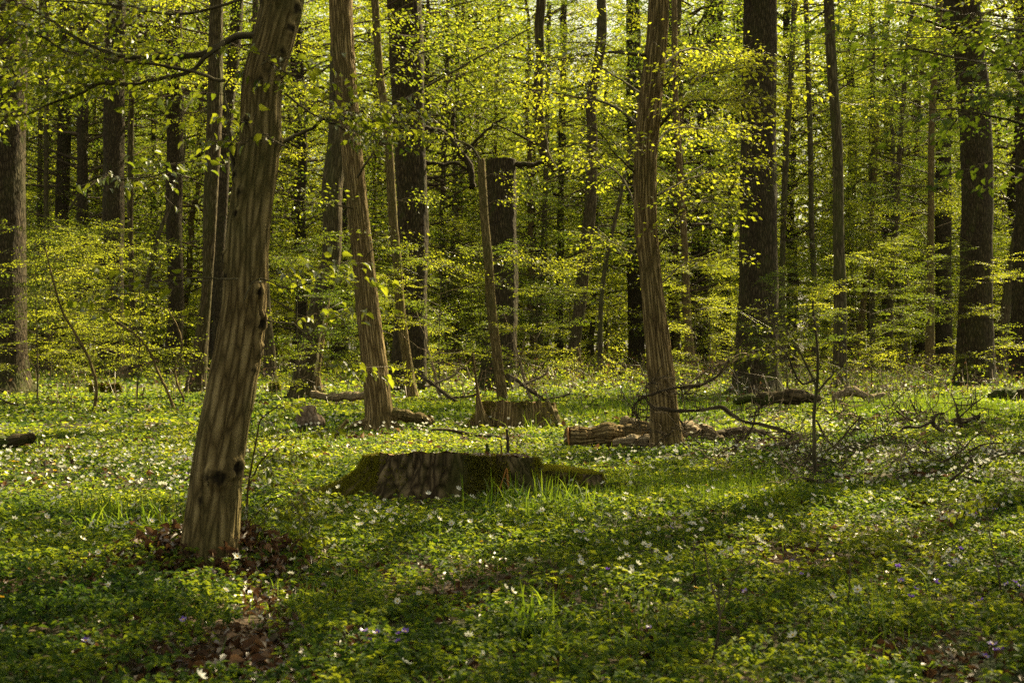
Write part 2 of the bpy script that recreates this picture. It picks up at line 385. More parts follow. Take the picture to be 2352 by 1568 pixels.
def spray_template(r, L=1.2, leaf=0.06, gap=0.045, fine=False, droop=0.15, hang=0.3, tw=0.0022):
    """A flat leafy twig along +X in the XY plane: leaves alternate on side twigs. Returns leaf points and twig polylines."""
    P, Dv, lines = [], [], []
    n = max(4, int(L / 0.10))
    ax = np.stack([np.linspace(0, L, n + 1), 0.06 * L * np.sin(np.linspace(0, 2.5, n + 1) + r.uniform(0, 3)) , np.zeros(n + 1)], -1)
    ax[:, 2] = -droop * (ax[:, 0] / L) ** 2 * L + 0.02 * r.standard_normal(n + 1)
    lines.append(ax)
    side = 1
    for i in range(1, n + 1):
        if r.random() < 0.12: continue
        side = -side
        t = i / n
        sl = L * (0.42 * math.sin(PI * min(1, 0.25 + t * 0.75)) + 0.06) * r.uniform(0.6, 1.15)
        a = side * r.uniform(0.6, 1.05)
        m = max(2, int(sl / gap))
        q = np.linspace(0.05, 1, m)[:, None] * sl
        dirv = np.array([math.cos(a), math.sin(a), r.uniform(-0.15, 0.12)])
        pts = ax[i] + q * dirv + np.array([0, 0, -1]) * (q ** 2) * droop * 0.6 / max(L, .1)
        lines.append(np.vstack([ax[i][None], pts[[m // 2, -1]]]))
        for j in range(m):
            if r.random() < 0.10: continue
            b = a + (1 if j % 2 else -1) * r.uniform(0.5, 0.9)
            P.append(pts[j] + r.standard_normal(3) * 0.006); Dv.append([math.cos(b), math.sin(b), -hang * r.uniform(0.2, 1.5)])
    P = np.array(P); Dv = np.array(Dv)
    Nn = np.tile([0, 0, 1.0], (len(P), 1)) + r.standard_normal((len(P), 3)) * 0.75
    sz = leaf * r.uniform(0.6, 1.2, len(P))
    return P, Dv, Nn, sz, lines, tw

def place_spray(g, tpl, Mx, loc, scale, tint, r, fine=False, twigs=True, lsc=1.0, leaf_m=0, twig_m=1):
    P, Dv, Nn, sz, lines, tw = tpl
    p = (P * scale) @ Mx.T + loc
    V, T, ti = leaves(p, Dv @ Mx.T, Nn @ Mx.T, sz * lsc, fine, tint=np.clip(tint + r.normal(0, 0.13, len(P)), 0, 1), droop=0.15 if fine else 0)
    g.add(V, None, T, None, ti, leaf_m)
    if twigs:
        for k, l in enumerate(lines if twigs == 2 else lines[:1]):
            q = (l * scale) @ Mx.T + loc
            g.tube(q, np.linspace(tw * (1.5 if k == 0 else 0.8), tw * 0.4, len(q)), 3, twig_m, cap=False, tint=r.uniform(0, 1))

def basis(az, pitch, roll=0.0):
    """columns: x axis points along azimuth az (from +X) with pitch up"""
    d = np.array([math.cos(az) * math.cos(pitch), math.sin(az) * math.cos(pitch), math.sin(pitch)])
    s = np.array([-math.sin(az), math.cos(az), 0.0]); u = np.cross(d, s)
    s2 = s * math.cos(roll) + u * math.sin(roll); u2 = np.cross(d, s2)
    return np.stack([d, s2, u2], 1)

def crown_mesh(name, seed, z0, z1, rad, limbs, per, leaf=0.06, gap=0.05, up=0.35, sc_spray=1.0, templates=5, shape='column', limb_r=0.022, leafmat='leaf', back=False):
    r = np.random.default_rng(seed)
    T = [spray_template(r, r.uniform(0.9, 1.5), leaf, gap) for _ in range(templates)]
    g = Geo()
    for i in range(limbs):
        t = (i + r.uniform(0, 1)) / limbs
        z = z0 + (z1 - z0) * t
        if shape == 'column': rr = rad * (0.55 + 0.6 * math.sin(PI * (0.15 + 0.8 * t))) * r.uniform(0.6, 1.1)
        else: rr = rad * math.sqrt(max(0.05, 1 - (2 * t - 1) ** 2)) * r.uniform(0.7, 1.15)
        az = r.uniform(-.35, PI + .35) if back else r.uniform(0, 2 * PI); pitch = r.uniform(0.0, up * 2) * (1 if shape == 'column' else 1.3)
        n = 7
        s = np.linspace(0, 1, n)
        wob = np.cumsum(r.normal(0, 0.10, n)); wz = np.cumsum(r.normal(0, 0.05, n))
        P = np.stack([np.cos(az + wob * 0.5) * s * rr, np.sin(az + wob * 0.5) * s * rr, z + math.sin(pitch) * rr * s * (1 - 0.35 * s) + wz * 0.4], -1)
        P[0] = [0, 0, z]
        g.tube(P, np.linspace(limb_r, 0.006, n) * (rr / 3) , 5, 1, cap=False, tint=r.uniform(0, .6))
        base_t = np.clip((0.12 if shape == 'column' and z1 > 20 else .22) + 0.5 * vnoise(np.array([z * .5]), np.array([az]), seed=seed)[0] + r.uniform(0, 0.35), 0, 1)
        for k in range(per):
            u = 0.22 + 0.78 * (k + r.uniform(0, 1)) / per
            q = u * (n - 1); j = min(n - 2, int(q)); p = P[j] + (P[j + 1] - P[j]) * (q - j)
            Mx = basis(az + r.choice([-1, 1]) * r.uniform(0.2, 1.2), r.uniform(-0.15, 0.30), r.normal(0, 0.28))
            place_spray(g, T[r.integers(len(T))], Mx, p, sc_spray * r.uniform(0.7, 1.25), np.clip(base_t + r.normal(0, .1), 0, 1), r, twigs=1)
    return g.mesh(name, [M[leafmat], M['twig']], smooth=False)

CROWN = {'horn': [crown_mesh('hornbeam_crown', 100 + i, 3.6, 14.5, 3.2, 44, 7, 0.074, 0.060) for i in range(3)],
         'hornb': [crown_mesh('hornbeam_crown', 150 + i, 4.6, 14.5, 3.0, 30, 7, 0.074, 0.060, back=True) for i in range(3)],
         'hornh': [crown_mesh('hornbeam_crown', 170 + i, 7.5, 15.0, 3.0, 26, 7, 0.074, 0.060, back=True) for i in range(3)],
         'farb': [crown_mesh('oak_crown', 250 + i, 2.4, 24.0, 4.0, 56, 6, 0.15, 0.115, sc_spray=1.8, limb_r=0.05, back=True) for i in range(3)],
         'oak': [crown_mesh('oak_crown', 200 + i, 9.0, 23.0, 5.6, 40, 7, 0.10, 0.085, up=0.5, sc_spray=1.5, shape='ball', limb_r=0.07) for i in range(3)],
         'far': [crown_mesh('far_crown', 300 + i, 1.6, 29.0, 4.4, 92, 6, 0.16, 0.115, sc_spray=2.0, limb_r=0.05) for i in range(4)],
         'bush': [crown_mesh('sapling_crown', 400 + i, 0.5, 4.4, 1.5, 22, 6, 0.055, 0.05, up=0.3, sc_spray=0.75, limb_r=0.018) for i in range(4)]}

# ------------------------------------------------------------------ trunks
def disp_hornbeam(amp, seed):
    def f(x, y, z, th, rr):
        c, q = np.cos(th), np.sin(th)
        flut = 0.030 * np.sin(3 * th + z * 0.6 + seed) + 0.015 * np.sin(5 * th - z * 0.9 + seed * 2)
        w = 0.35 * fbm(c * 2, q * 2, z * 2.6, 2, seed + 1)
        r1 = 1 - np.abs(fbm(c * 4.4 + w, q * 4.4 + w, z * 1.5, 2, seed)) * 2.2
        r2 = 1 - np.abs(fbm(c * 8.5 - w, q * 8.5 + w, z * 3.4, 2, seed + 5)) * 2.0
        rid = np.clip(r1, -.6, 1) * .7 + np.clip(r2, -.5, 1) * .6
        return rr * (flut + amp * (0.050 * rid + 0.020 * fbm(c * 16, q * 16, z * 14, 2, seed + 3)))
    return f
def disp_oak(amp, seed):
    def f(x, y, z, th, rr):
        v = fbm(x * 22, y * 22, z * 5.5, 3, seed); w = fbm(x * 4, y * 4, z * 0.7, 2, seed + 9)
        return rr * 0 + amp * (0.020 * (1 - np.abs(v)) + 0.035 * w)
    return f

def flare_fn(h0, amt, lobes, ph):
    def f(rr, th, L):
        e = np.exp(-L / h0)
        lob = 0.55 + 0.45 * np.cos(lobes * th + ph) + 0.2 * np.cos((lobes + 2) * th + ph * 2)
        return rr * (1 + amt * e * e * np.clip(lob, 0.05, 2) + amt * 0.2 * e)
    return f

def tree(kind, px, label, mat, cat='tree', D=None, crown=None, cscale=1.0, total=20, sides=40, rings=160, amp=1.0, flare=(0.22, 0.9, 5), group=None, seed=None, keep_top=False, coff=0.0, crot=None, name=None):
    """px: rows (x, y, width) in picture units from the base upwards."""
    seed = seed if seed is not None else int(px[0][0]) + 31
    r = np.random.default_rng(seed)
    D = depth_of(px[0][0], px[0][1], D)
    base = W(px[0][0], px[0][1], D); g0 = float(gz(base[0], D)); base[2] = g0
    root = bpy.data.objects.new(name or kind + '_tree', None); COL.objects.link(root)
    root.location = base; root['label'] = label; root['category'] = cat
    if group: root['group'] = group
    pts = []
    ylean = r.uniform(-0.04, 0.04)
    for k, (x, y, w) in enumerate(px):
        p = W(x, y, D); p[1] += (p[2] - g0) * ylean
        if k == 0: p[2] = g0
        pts.append([*(p - base), w / 2 / F * D * (.93 if kind == 'hornbeam' else .99)])
    pts = np.array(pts)
    if not keep_top:
        top = pts[-1].copy(); d = (pts[-1] - pts[-2]); d = d[:3] / np.linalg.norm(d[:3])
        rem = total - top[2]
        if rem > 0.5:
            for s in (0.33, 0.66, 1.0):
                q = top.copy(); q[2] += rem * s
                q[:2] += d[:2] * rem * s * 0.6 * (1 - 0.5 * s) + r.normal(0, 0.12, 2)
                q[3] = top[3] * (1 - 0.72 * s)
                pts = np.vstack([pts, q])
    first = pts[0].copy(); first[2] -= 0.15
    pts = np.vstack([first, pts])
    S = resample(pts, rings)
    # denser rings low down, where the trunk is seen
    vis = CAMH + CY / F * D - g0
    if not keep_top and S[-1, 2] > vis * 1.6:
        a = resample(pts, 900); n1 = int(rings * 0.8)
        i1 = np.searchsorted(a[:, 2], vis * 1.1)
        idx = np.unique(np.concatenate([np.linspace(0, i1, n1).astype(int), np.linspace(i1, 899, rings - n1).astype(int)]))
        S = a[idx]
    g = Geo()
    df = disp_hornbeam(amp, seed % 50) if mat.startswith('hornbeam') or mat in ('grey', 'dim') else disp_oak(amp, seed % 50)
    g.tube(S[:, :3], S[:, 3], sides, 0, cap=True, disp=df, flare=flare_fn(flare[0], flare[1], flare[2], r.uniform(0, 6)), rs=max(S[:, 3].mean(), 0.03))
    link('trunk', g.mesh('trunk', [M[mat]]), root)
    if crown:
        me = CROWN[crown][int(r.integers(len(CROWN[crown])))]
        c = link('crown', me, root)
        zc = 6.0 * cscale
        i = int(np.argmin(np.abs(S[:, 2] - min(zc, S[-1, 2]))))
        c.location = (S[i, 0], S[i, 1], coff); c.rotation_euler = (0, 0, r.uniform(0, 6.28) if crot is None else crot); c.scale = (cscale,) * 3
    root['_D'] = D
    return root, D, S

def branch(root, D, pts, r0, r1, mat='grey', sides=7, n=60, name='branch', dz=None, seed=0, wob=0.02):
    """a limb through picture points (x, y[, depth offset]) at its tree's distance; a child of the tree"""
    base = np.array(root.location)
    P = np.array([W(p[0], p[1], D + (p[2] if len(p) > 2 else 0)) - base for p in pts])
    S = resample(P, n)
    r = np.random.default_rng(seed + len(pts))
    S[2:-1] += np.cumsum(r.normal(0, 1, (n - 3, 3)), 0) * wob * 0.12
    g = Geo(); rad = np.linspace(r0, r1, n) * (1 + 0.08 * r.standard_normal(n))
    g.tube(S, rad, sides, 0, rs=r0)
    link(name, g.mesh(name, [M[mat]]), root)
    return S + base

# --- the large trunks one can tell apart -------------------------------------------------
TA, DA, SA = tree('hornbeam', [(484, 1288, 136), (487, 1230, 132), (497, 1130, 124), (508, 1038, 121), (544, 850, 113), (565, 716, 106), (578, 524, 101), (604, 336, 98), (613, 188, 92), (640, 90, 96), (659, 0, 100)],
    'large leaning hornbeam in the left foreground, scarred ribbed trunk rising from dead leaves', 'hornbeam', crown='horn', total=14, sides=112, rings=420, amp=1.0, flare=(0.16, 0.5, 5), seed=3)
TB, DB, SB = tree('hornbeam', [(874, 992, 78), (872, 960, 66), (861, 850, 60), (845, 716, 56), (832, 582, 51), (824, 514, 50), (806, 336, 50), (794, 200, 52), (780, 0, 56)],
    'ribbed brown hornbeam with roots beside the curved fallen log, leaning left', 'hornbeam_warm', crown='hornh', crot=.2, total=16, sides=96, rings=300, flare=(0.22, 1.3, 6), seed=21)
TG, DG, SG = tree('hornbeam', [(1533, 1036, 84), (1528, 1000, 74), (1523, 918, 66), (1509, 783, 57), (1495, 648, 51), (1483, 514, 53), (1481, 370, 54), (1493, 235, 54), (1507, 100, 50), (1512, 0, 49)],
    'coarsely ribbed hornbeam growing in front of the sawn logs', 'hornbeam_warm', crown='hornh', crot=-.1, total=16, sides=96, rings=320, amp=1.5, flare=(0.16, 0.5, 5), seed=8)
big = [
 ('hornbeam', [(947, 920, 28), (938, 850, 24), (920, 716, 23), (912, 600, 22), (903, 514, 22), (890, 302, 20), (872, 168, 19), (861, 0, 18)], 'slim leaning hornbeam in front of the full-height dark oak left of centre', 'hornbeam', None, 'horn', 15),
 ('oak', [(934, 902, 96), (937, 850, 82), (945, 716, 72), (949, 514, 67), (942, 336, 72), (932, 67, 74), (930, 0, 73)], 'massive dark oak left of centre, partly hidden behind a slim leaning hornbeam', 'oak', None, 'oak', 24),
 ('hornbeam', [(1323, 868, 34), (1319, 800, 28), (1330, 716, 30), (1341, 615, 31), (1353, 514, 29), (1357, 470, 29), (1361, 302, 25), (1357, 235, 24), (1376, 134, 24), (1383, 67, 25), (1382, 0, 23)], 'S-curved slim hornbeam in the middle of the wood, behind the leafy green bush', 'dim', None, 'horn', 19),
 ('oak', [(1736, 908, 118), (1738, 884, 106), (1739, 816, 98), (1742, 682, 88), (1744, 524, 84), (1744, 403, 82), (1747, 201, 78), (1750, 0, 78)], 'thickest straight oak, mossy at the foot, right of centre', 'oak', None, 'oak', 25),
 ('hornbeam', [(1928, 895, 40), (1928, 867, 35), (1931, 716, 31), (1929, 524, 26), (1928, 336, 25), (1917, 168, 25), (1910, 0, 25)], 'smooth grey straight tree right of the thickest oak', 'grey', None, 'horn', 19),
 ('oak', [(2240, 886, 92), (2241, 816, 82), (2245, 682, 73), (2249, 524, 70), (2250, 336, 67), (2242, 168, 67), (2227, 0, 68)], 'dark oak standing near the far right of the clearing', 'oak', None, 'oak', 24),
 ('oak', [(12, 905, 116), (8, 850, 104), (5, 700, 98), (3, 514, 92), (2, 300, 90), (0, 0, 88)], 'very dark oak cut by the left edge of the view', 'oak', None, 'oak', 24),
 ('oak', [(257, 872, 74), (256, 816, 62), (258, 682, 53), (264, 524, 47), (269, 269, 45), (276, 0, 42)], 'brown oak behind the mossy low stump on the left', 'oak', None, 'oak', 24),
 ('oak', [(394, 868, 52), (403, 733, 35), (398, 500, 35), (398, 310, 36), (396, 0, 34)], 'dark oak with a wide foot between the brown oak and the big leaning hornbeam', 'oak', None, 'oak', 24),
 ('hornbeam', [(447, 904, 50), (463, 783, 34), (478, 648, 24), (484, 514, 32), (498, 235, 36), (500, 100, 33), (503, 0, 30)], 'grey hornbeam just left of the big leaning hornbeam', 'dim', None, 'horn', 18),
 ('oak', [(502, 884, 34), (503, 600, 24), (518, 300, 26), (538, 60, 27), (542, 0, 26)], 'narrow dark trunk seen tight behind the big leaning hornbeam', 'oak', 44, None, 22),
 ('hornbeam', [(620, 878, 36), (619, 816, 29), (612, 720, 22), (604, 560, 20), (590, 300, 18), (585, 0, 16)], 'short-looking leaning trunk rising behind the big foreground hornbeam', 'dim', None, 'horn', 18),
 ('hornbeam', [(686, 920, 50), (702, 850, 53), (720, 750, 43), (737, 682, 43), (757, 615, 45), (762, 514, 47), (760, 437, 50), (775, 302, 50), (776, 100, 46), (778, 0, 44)], 'thick mossy hornbeam leaning right, left of the brown ribbed one', 'dim', None, 'horn', 18),
 ('hornbeam', [(733, 908, 26), (727, 860, 18), (745, 740, 16), (760, 600, 14), (780, 300, 14), (790, 0, 12)], 'thin stem rising from the foot of the thick mossy hornbeam', 'hornbeam_warm', None, None, 14),
 ('oak', [(781, 852, 42), (781, 716, 36), (782, 560, 32), (788, 300, 30), (790, 0, 28)], 'dark distant oak seen between two leaning hornbeams', 'oak', None, 'far', 24),
 ('oak', [(1608, 834, 42), (1606, 716, 37), (1606, 582, 42), (1613, 524, 40), (1620, 302, 44), (1634, 67, 42), (1636, 0, 42)], 'dark oak behind the right-hand ribbed hornbeam', 'oak', 75, 'far', 25),
 ('hornbeam', [(1585, 852, 30), (1584, 816, 24), (1578, 716, 18), (1572, 582, 16), (1560, 400, 15), (1548, 200, 14), (1545, 0, 13)], 'slim pale trunk in front of the dark oak, right of the ribbed hornbeam', 'hornbeam_warm', 52, 'horn', 17),
 ('oak', [(1666, 838, 28), (1665, 700, 24), (1669, 582, 20), (1678, 403, 18), (1690, 200, 18), (1696, 0, 17)], 'narrow dark oak immediately left of the thickest oak', 'oak', 74, 'far', 24),
 ('oak', [(1462, 842, 42), (1462, 760, 37), (1458, 600, 34), (1456, 300, 33), (1454, 0, 31)], 'dark oak whose foot shows left of the coarsely ribbed hornbeam', 'oak', 70, 'far', 24),
 ('hornbeam', [(1797, 852, 20), (1795, 648, 14), (1802, 336, 15), (1811, 201, 14), (1820, 0, 13)], 'slim trunk tight to the right of the thickest oak', 'grey', 55, 'horn', 18),
 ('hornbeam', [(1872, 846, 19), (1872, 682, 14), (1865, 524, 13), (1862, 336, 13), (1857, 168, 12), (1852, 0, 11)], 'slim trunk with a low fork left of the smooth grey tree', 'grey', 55, 'horn', 18),
 ('hornbeam', [(2038, 846, 19), (2045, 716, 15), (2050, 582, 16), (2058, 524, 13), (2065, 369, 12), (2072, 269, 11), (2090, 67, 12), (2098, 0, 11)], 'slim brown trunk bending right, third from the right-hand oak', 'dim', 58, 'horn', 18),
 ('hornbeam', [(2136, 860, 25), (2136, 700, 19), (2136, 524, 16), (2138, 269, 15), (2148, 100, 16), (2153, 0, 15)], 'pale slim trunk left of the right-hand oak', 'hornbeam', 50, 'horn', 19),
 ('oak', [(2168, 848, 42), (2166, 682, 34), (2164, 500, 36), (2164, 250, 34), (2166, 0, 32)], 'dark oak tucked behind the pale slim trunk on the right', 'oak', 62, 'far', 24),
 ('hornbeam', [(2294, 856, 28), (2297, 816, 25), (2319, 648, 25), (2340, 514, 22), (2360, 380, 20), (2390, 200, 18)], 'brown trunk leaning right between the right-hand oak and the edge', 'dim', 50, 'horn', 18),
 ('oak', [(2347, 878, 58), (2347, 750, 46), (2350, 500, 42), (2352, 200, 40), (2352, 0, 38)], 'dark oak cut by the right edge of the view', 'oak', None, 'oak', 24),
 ('hornbeam', [(2001, 842, 21), (2000, 700, 18), (2001, 500, 15), (2002, 336, 15), (2003, 201, 14), (2000, 0, 13)], 'straight distant trunk right of the smooth grey tree', 'grey', 66, 'horn', 18),
 ('hornbeam', [(1966, 842, 22), (1975, 760, 18), (1984, 680, 15), (1996, 560, 12), (2010, 300, 11)], 'short leaning distant trunk right of the smooth grey tree', 'hornbeam_warm', 66, 'horn', 14),
 ('hornbeam', [(2083, 844, 17), (2074, 760, 13), (2066, 690, 12), (2056, 560, 11), (2050, 300, 10)], 'thin distant trunk leaning left behind the slim brown one', 'grey', 62, 'horn', 14),
 ('hornbeam', [(88, 848, 20), (89, 716, 15), (91, 500, 13), (95, 200, 12), (96, 0, 11)], 'slim distant trunk right of the dark oak on the left edge', 'dim', 66, 'horn', 18),
 ('hornbeam', [(108, 850, 17), (108, 716, 13), (109, 500, 12), (112, 200, 11), (114, 0, 10)], 'thin distant trunk, second right of the dark oak on the left edge', 'dim', 60, 'horn', 18),
 ('oak', [(136, 850, 40), (136, 760, 34), (142, 524, 30), (146, 300, 29), (150, 0, 27)], 'blackish distant oak, wider of two side by side on the left', 'oak', 62, 'far', 24),
 ('oak', [(182, 856, 36), (184, 716, 27), (192, 524, 25), (196, 300, 24), (200, 0, 22)], 'blackish distant oak with a swollen foot, narrower of two on the left', 'oak', 60, 'far', 24),
 ('hornbeam', [(300, 872, 20), (306, 760, 14), (300, 524, 13), (301, 400, 15), (303, 269, 14), (310, 100, 13), (312, 0, 12)], 'slim trunk hugging the right side of the brown oak', 'dim', 46, 'horn', 17),
 ('hornbeam', [(318, 872, 17), (322, 760, 14), (340, 640, 12), (362, 545, 11), (385, 480, 9), (400, 420, 8)], 'thin stem leaning far right beside the brown oak', 'grey', 45, None, 9),
 ('hornbeam', [(1030, 846, 20), (1030, 716, 17), (1040, 600, 15), (1046, 400, 13), (1050, 200, 12), (1052, 0, 11)], 'distant trunk right of the full-height dark oak', 'grey', 66, 'horn', 17),
 ('hornbeam', [(1238, 846, 20), (1238, 716, 17), (1248, 600, 15), (1252, 450, 13), (1256, 300, 12), (1262, 0, 11)], 'distant trunk right of the flat-topped broken oak', 'grey', 66, 'horn', 17),
 ('oak', [(1285, 846, 22), (1284, 760, 18), (1286, 600, 16), (1290, 300, 15), (1295, 0, 14)], 'dark distant trunk left of the S-curved hornbeam', 'oak', 70, 'far', 20),
 ('oak', [(1545, 842, 20), (1543, 700, 17), (1540, 500, 15), (1538, 250, 15), (1536, 0, 14)], 'narrow distant trunk just right of the ribbed hornbeam', 'oak', 80, 'far', 24),
 ('hornbeam', [(1378, 846, 15), (1380, 700, 11), (1392, 600, 10), (1420, 470, 9), (1450, 320, 9), (1470, 200, 8)], 'thin dark stem leaning right behind the S-curved hornbeam', 'grey', 48, None, 12),
]
TREES = []
for k, (kd, px, lab, mat, D, crown, tot) in enumerate(big):
    w = px[0][2]
    TREES.append(tree(kd, px, lab, mat, D=D, crown={'horn': 'hornh' if (D or depth_of(px[0][0], px[0][1])) < 48 else 'hornb', 'far': 'farb'}.get(crown, crown), crot=random.uniform(-.3, .3), total=tot, sides=56 if w > 45 else 20, rings=200 if w > 45 else 90, seed=500 + k * 7,
                      flare=(0.38, 0.55, 5) if kd == 'oak' else (0.3, 0.7, 5)))
DOAK = TREES[1]

# the pair with flat broken tops
sh = 208
snag, Ds, Ss = tree('oak', [(934 + sh, 902, 92), (937 + sh, 850, 80), (943 + sh, 716, 72), (949 + sh - 4, 514, 68), (944 + sh, 366, 70)],
    'tall dark oak snag with a flat broken top in the centre', 'oak', keep_top=True, D=31.0, sides=56, rings=180, flare=(0.38, 0.45, 5), seed=77, name='oak_snag')
snag2, Ds2, Ss2 = tree('hornbeam', [(947 + sh, 922, 27), (938 + sh, 850, 24), (922 + sh, 716, 23), (914 + sh, 600, 22), (906 + sh, 514, 21), (897 + sh, 366, 19)],
    'slim leaning hornbeam snag with a broken top, before the flat-topped oak', 'hornbeam', keep_top=True, sides=24, rings=120, flare=(0.16, 0.4, 5), seed=78, name='hornbeam_snag')

# --- random trees deeper in the wood ------------------------------------------------------
MARK = [(-9e3, 'the view edge'), (12, 'the left-edge dark oak'), (257, 'the brown oak'), (540, 'the big leaning hornbeam'), (706, 'the thick mossy hornbeam'), (838, 'the brown ribbed hornbeam'), (940, 'the full-height dark oak'), (1146, 'the flat-topped snag'),
        (1340, 'the S-curved hornbeam'), (1500, 'the coarsely ribbed hornbeam'), (1742, 'the thickest oak'), (1929, 'the smooth grey tree'), (2137, 'the pale slim trunk'), (2245, 'the right-hand oak'), (9e3, 'the view edge')]
def zone(px):
    for (a, na), (b, nb) in zip(MARK, MARK[1:]):
        if a <= px < b:
            if na == 'the view edge': return 'left of ' + nb
            if nb == 'the view edge': return 'right of ' + na
            return 'between ' + na + ' and ' + nb
def zone1(px):
    a, na = min(MARK[1:-1], key=lambda t: abs(t[0] - px))
    return ('left of ' if px < a else 'right of ') + na
def far_trunk(i):
    r = np.random.default_rng(900 + i)
    g = Geo(); n = 40
    z = np.linspace(-0.3, 24, n)
    wx = np.cumsum(r.normal(0, 0.06, n)); wy = np.cumsum(r.normal(0, 0.06, n))
    lean = r.normal(0, 0.025, 2)
    P = np.stack([wx - wx[0] + lean[0] * z, wy - wy[0] + lean[1] * z, z], -1)
    R = np.linspace(1, 0.35, n) * (0.36 if i % 3 == 0 else 0.19) * (1 + 0.7 * np.exp(-np.maximum(z, 0) / 0.5))
    g.tube(P, R, 12, 0, disp=disp_oak(0.8, i))
    return g.mesh('trunk', [M['oak' if i % 3 == 0 else ('hornbeam' if i % 3 == 1 else 'grey')]])
FT = [far_trunk(i) for i in range(9)]
used = [(float(t[0].location.x), float(t[0].location.y)) for t in TREES] + [(TA.location.x, TA.location.y), (TB.location.x, TB.location.y), (TG.location.x, TG.location.y)]
r = np.random.default_rng(5)
cnt = 0
def far_tree(x, y, label, group, kind='far', s=None):
    global cnt
    root = bpy.data.objects.new('forest_tree', None); COL.objects.link(root)
    root.location = (x, y, float(gz(x, y))); root.rotation_euler = (0, 0, r.uniform(0, 6.28))
    s = s or r.uniform(0.8, 1.12); root.scale = (s, s, s)
    root['label'] = label; root['category'] = 'tree'; root['group'] = group
    if .012 < x / y < .075 and y > 50: root.scale = (.9, .9, .78)
    ti_ = int(r.integers(9)); link('trunk', FT[ti_], root)
    if group.startswith('trees in the depth'):
        root['label'] = ['thick dark', 'slim brown', 'slim grey'][ti_ % 3] + (' distant' if y < 90 else ' farthest') + ' tree ' + zone(CX + x / y * F)
    link('crown', CROWN[kind][int(r.integers(len(CROWN[kind])))], root)
    cnt += 1
    return root
tries = 0
while cnt < 265 and tries < 9000:
    tries += 1
    y = 56 + (170 - 56) * r.random() ** 0.9
    x = r.uniform(-0.5, 0.5) * y * 1.12
    if all((x - a) ** 2 + (y - b) ** 2 > 7 for a, b in used):
        used.append((x, y))
        far_tree(x, y, 'distant leafy tree standing deep in the wood among many others', 'trees in the depth of the wood')
# trees added just outside the view so their crowns shade the clearing
for x, y, s, k in [(7.9, 11.0, 1.0, 'horn'), (4.6, 4.6, 0.9, 'horn'), (6.3, 8.2, .95, 'horn'), (10.2, 9.0, 1.1, 'horn'), (-7.5, 15.5, 1.0, 'horn'), (-4.6, 3.0, 1.0, 'horn'), (8.4, 17.2, .9, 'oak'), (10.8, 22.5, 1.0, 'oak'), (6.6, 13.0, .8, 'horn'), (-13, 24, 1, 'horn'),
                   (3.6, -2.5, 1.0, 'oak'), (-5.5, -4, 1, 'oak'), (17, 30, 1, 'oak')]:
    far_tree(x, y, ('tall oak' if k == 'oak' else 'leafy hornbeam') + ' added for shade outside the ' + ('right' if x > 0 else 'left') + ' edge of view' + (', beside the camera' if y < 6 else ', beside the clearing'), 'shade trees added beside the clearing', k, s)

# ------------------------------------------------------------------ picture-crop helpers (crop pixels -> picture units)
def z4(*p): return [(x * .3359, 514.5 + y * .3359) for x, y in p]
def z5(*p): return [(781 + x * .3359, 514.5 + y * .3359) for x, y in p]
def z6(*p): return [(1562 + x * .3359, 514.5 + y * .3359) for x, y in p]
def zc(*p): return [(1240.4 + x * .2734, 826.9 + y * .2734) for x, y in p]
def zd(*p): return [(735 + x * .2344, 955.5 + y * .2344) for x, y in p]
def b1(*p): return [(x * .3381, 1038 + y * .3381) for x, y in p]
def b3(*p): return [(1562 + x * .3381, 1038 + y * .3381) for x, y in p]
def z1(*p): return [(x * .3359, y * .3359) for x, y in p]
def z2(*p): return [(781 + x * .3359, y * .3359) for x, y in p]

# ------------------------------------------------------------------ limbs and leafy branches of the near trees
def leafy(root, D, pts, r0, seed, n=40, sprays=10, leaf=0.05, sc_=0.55, mat='leaf', bark='grey', fine=True, tintc=0.45, hang=0.8, start=0.1, spread=0.9, limb=True, name='leafy_branch', depth=0.0, lsc=1.0, az0=None):
    r = np.random.default_rng(seed)
    base = np.array(root.location)
    P = np.array([W(p[0], p[1], D + (p[2] if len(p) > 2 else depth)) - base for p in pts])
    S = resample(P, n)
    S[3:-1] += np.cumsum(r.normal(0, 1, (n - 4, 3)), 0) * 0.0035 * min(1, D / 10)
    if limb:
        g = Geo(); g.tube(S, np.linspace(r0, max(0.003, r0 * 0.2), n), 8, 0, rs=r0)
        link('branch', g.mesh('branch', [M[bark]]), root)
    g = Geo()
    T = [spray_template(r, r.uniform(0.8, 1.2), leaf / sc_, 0.055 / sc_ * (leaf / .05) , hang=hang, droop=0.2, tw=0.0018) for _ in range(4)]
    for k in range(sprays):
        u = start + (1 - start) * (k + r.random()) / sprays
        q = u * (n - 1); j = min(n - 2, int(q)); p = S[j] + (S[j+1] - S[j]) * (q - j)
        d = S[min(n-1, j+2)] - S[max(0, j-2)]; az = math.atan2(d[1], d[0]) + r.choice([-1, 1]) * r.uniform(0.2, spread * 1.2)
        Mx = basis(az, r.uniform(-0.25, 0.4), r.normal(0, 0.35))
        place_spray(g, T[r.integers(4)], Mx, p, sc_ * r.uniform(0.6, 1.3), np.clip(tintc + r.normal(0, .12), 0, 1), r, fine, twigs=2, lsc=sc_)
    link(name, g.mesh(name, [M[mat], M['twig']], smooth=False), root)
    return S + base

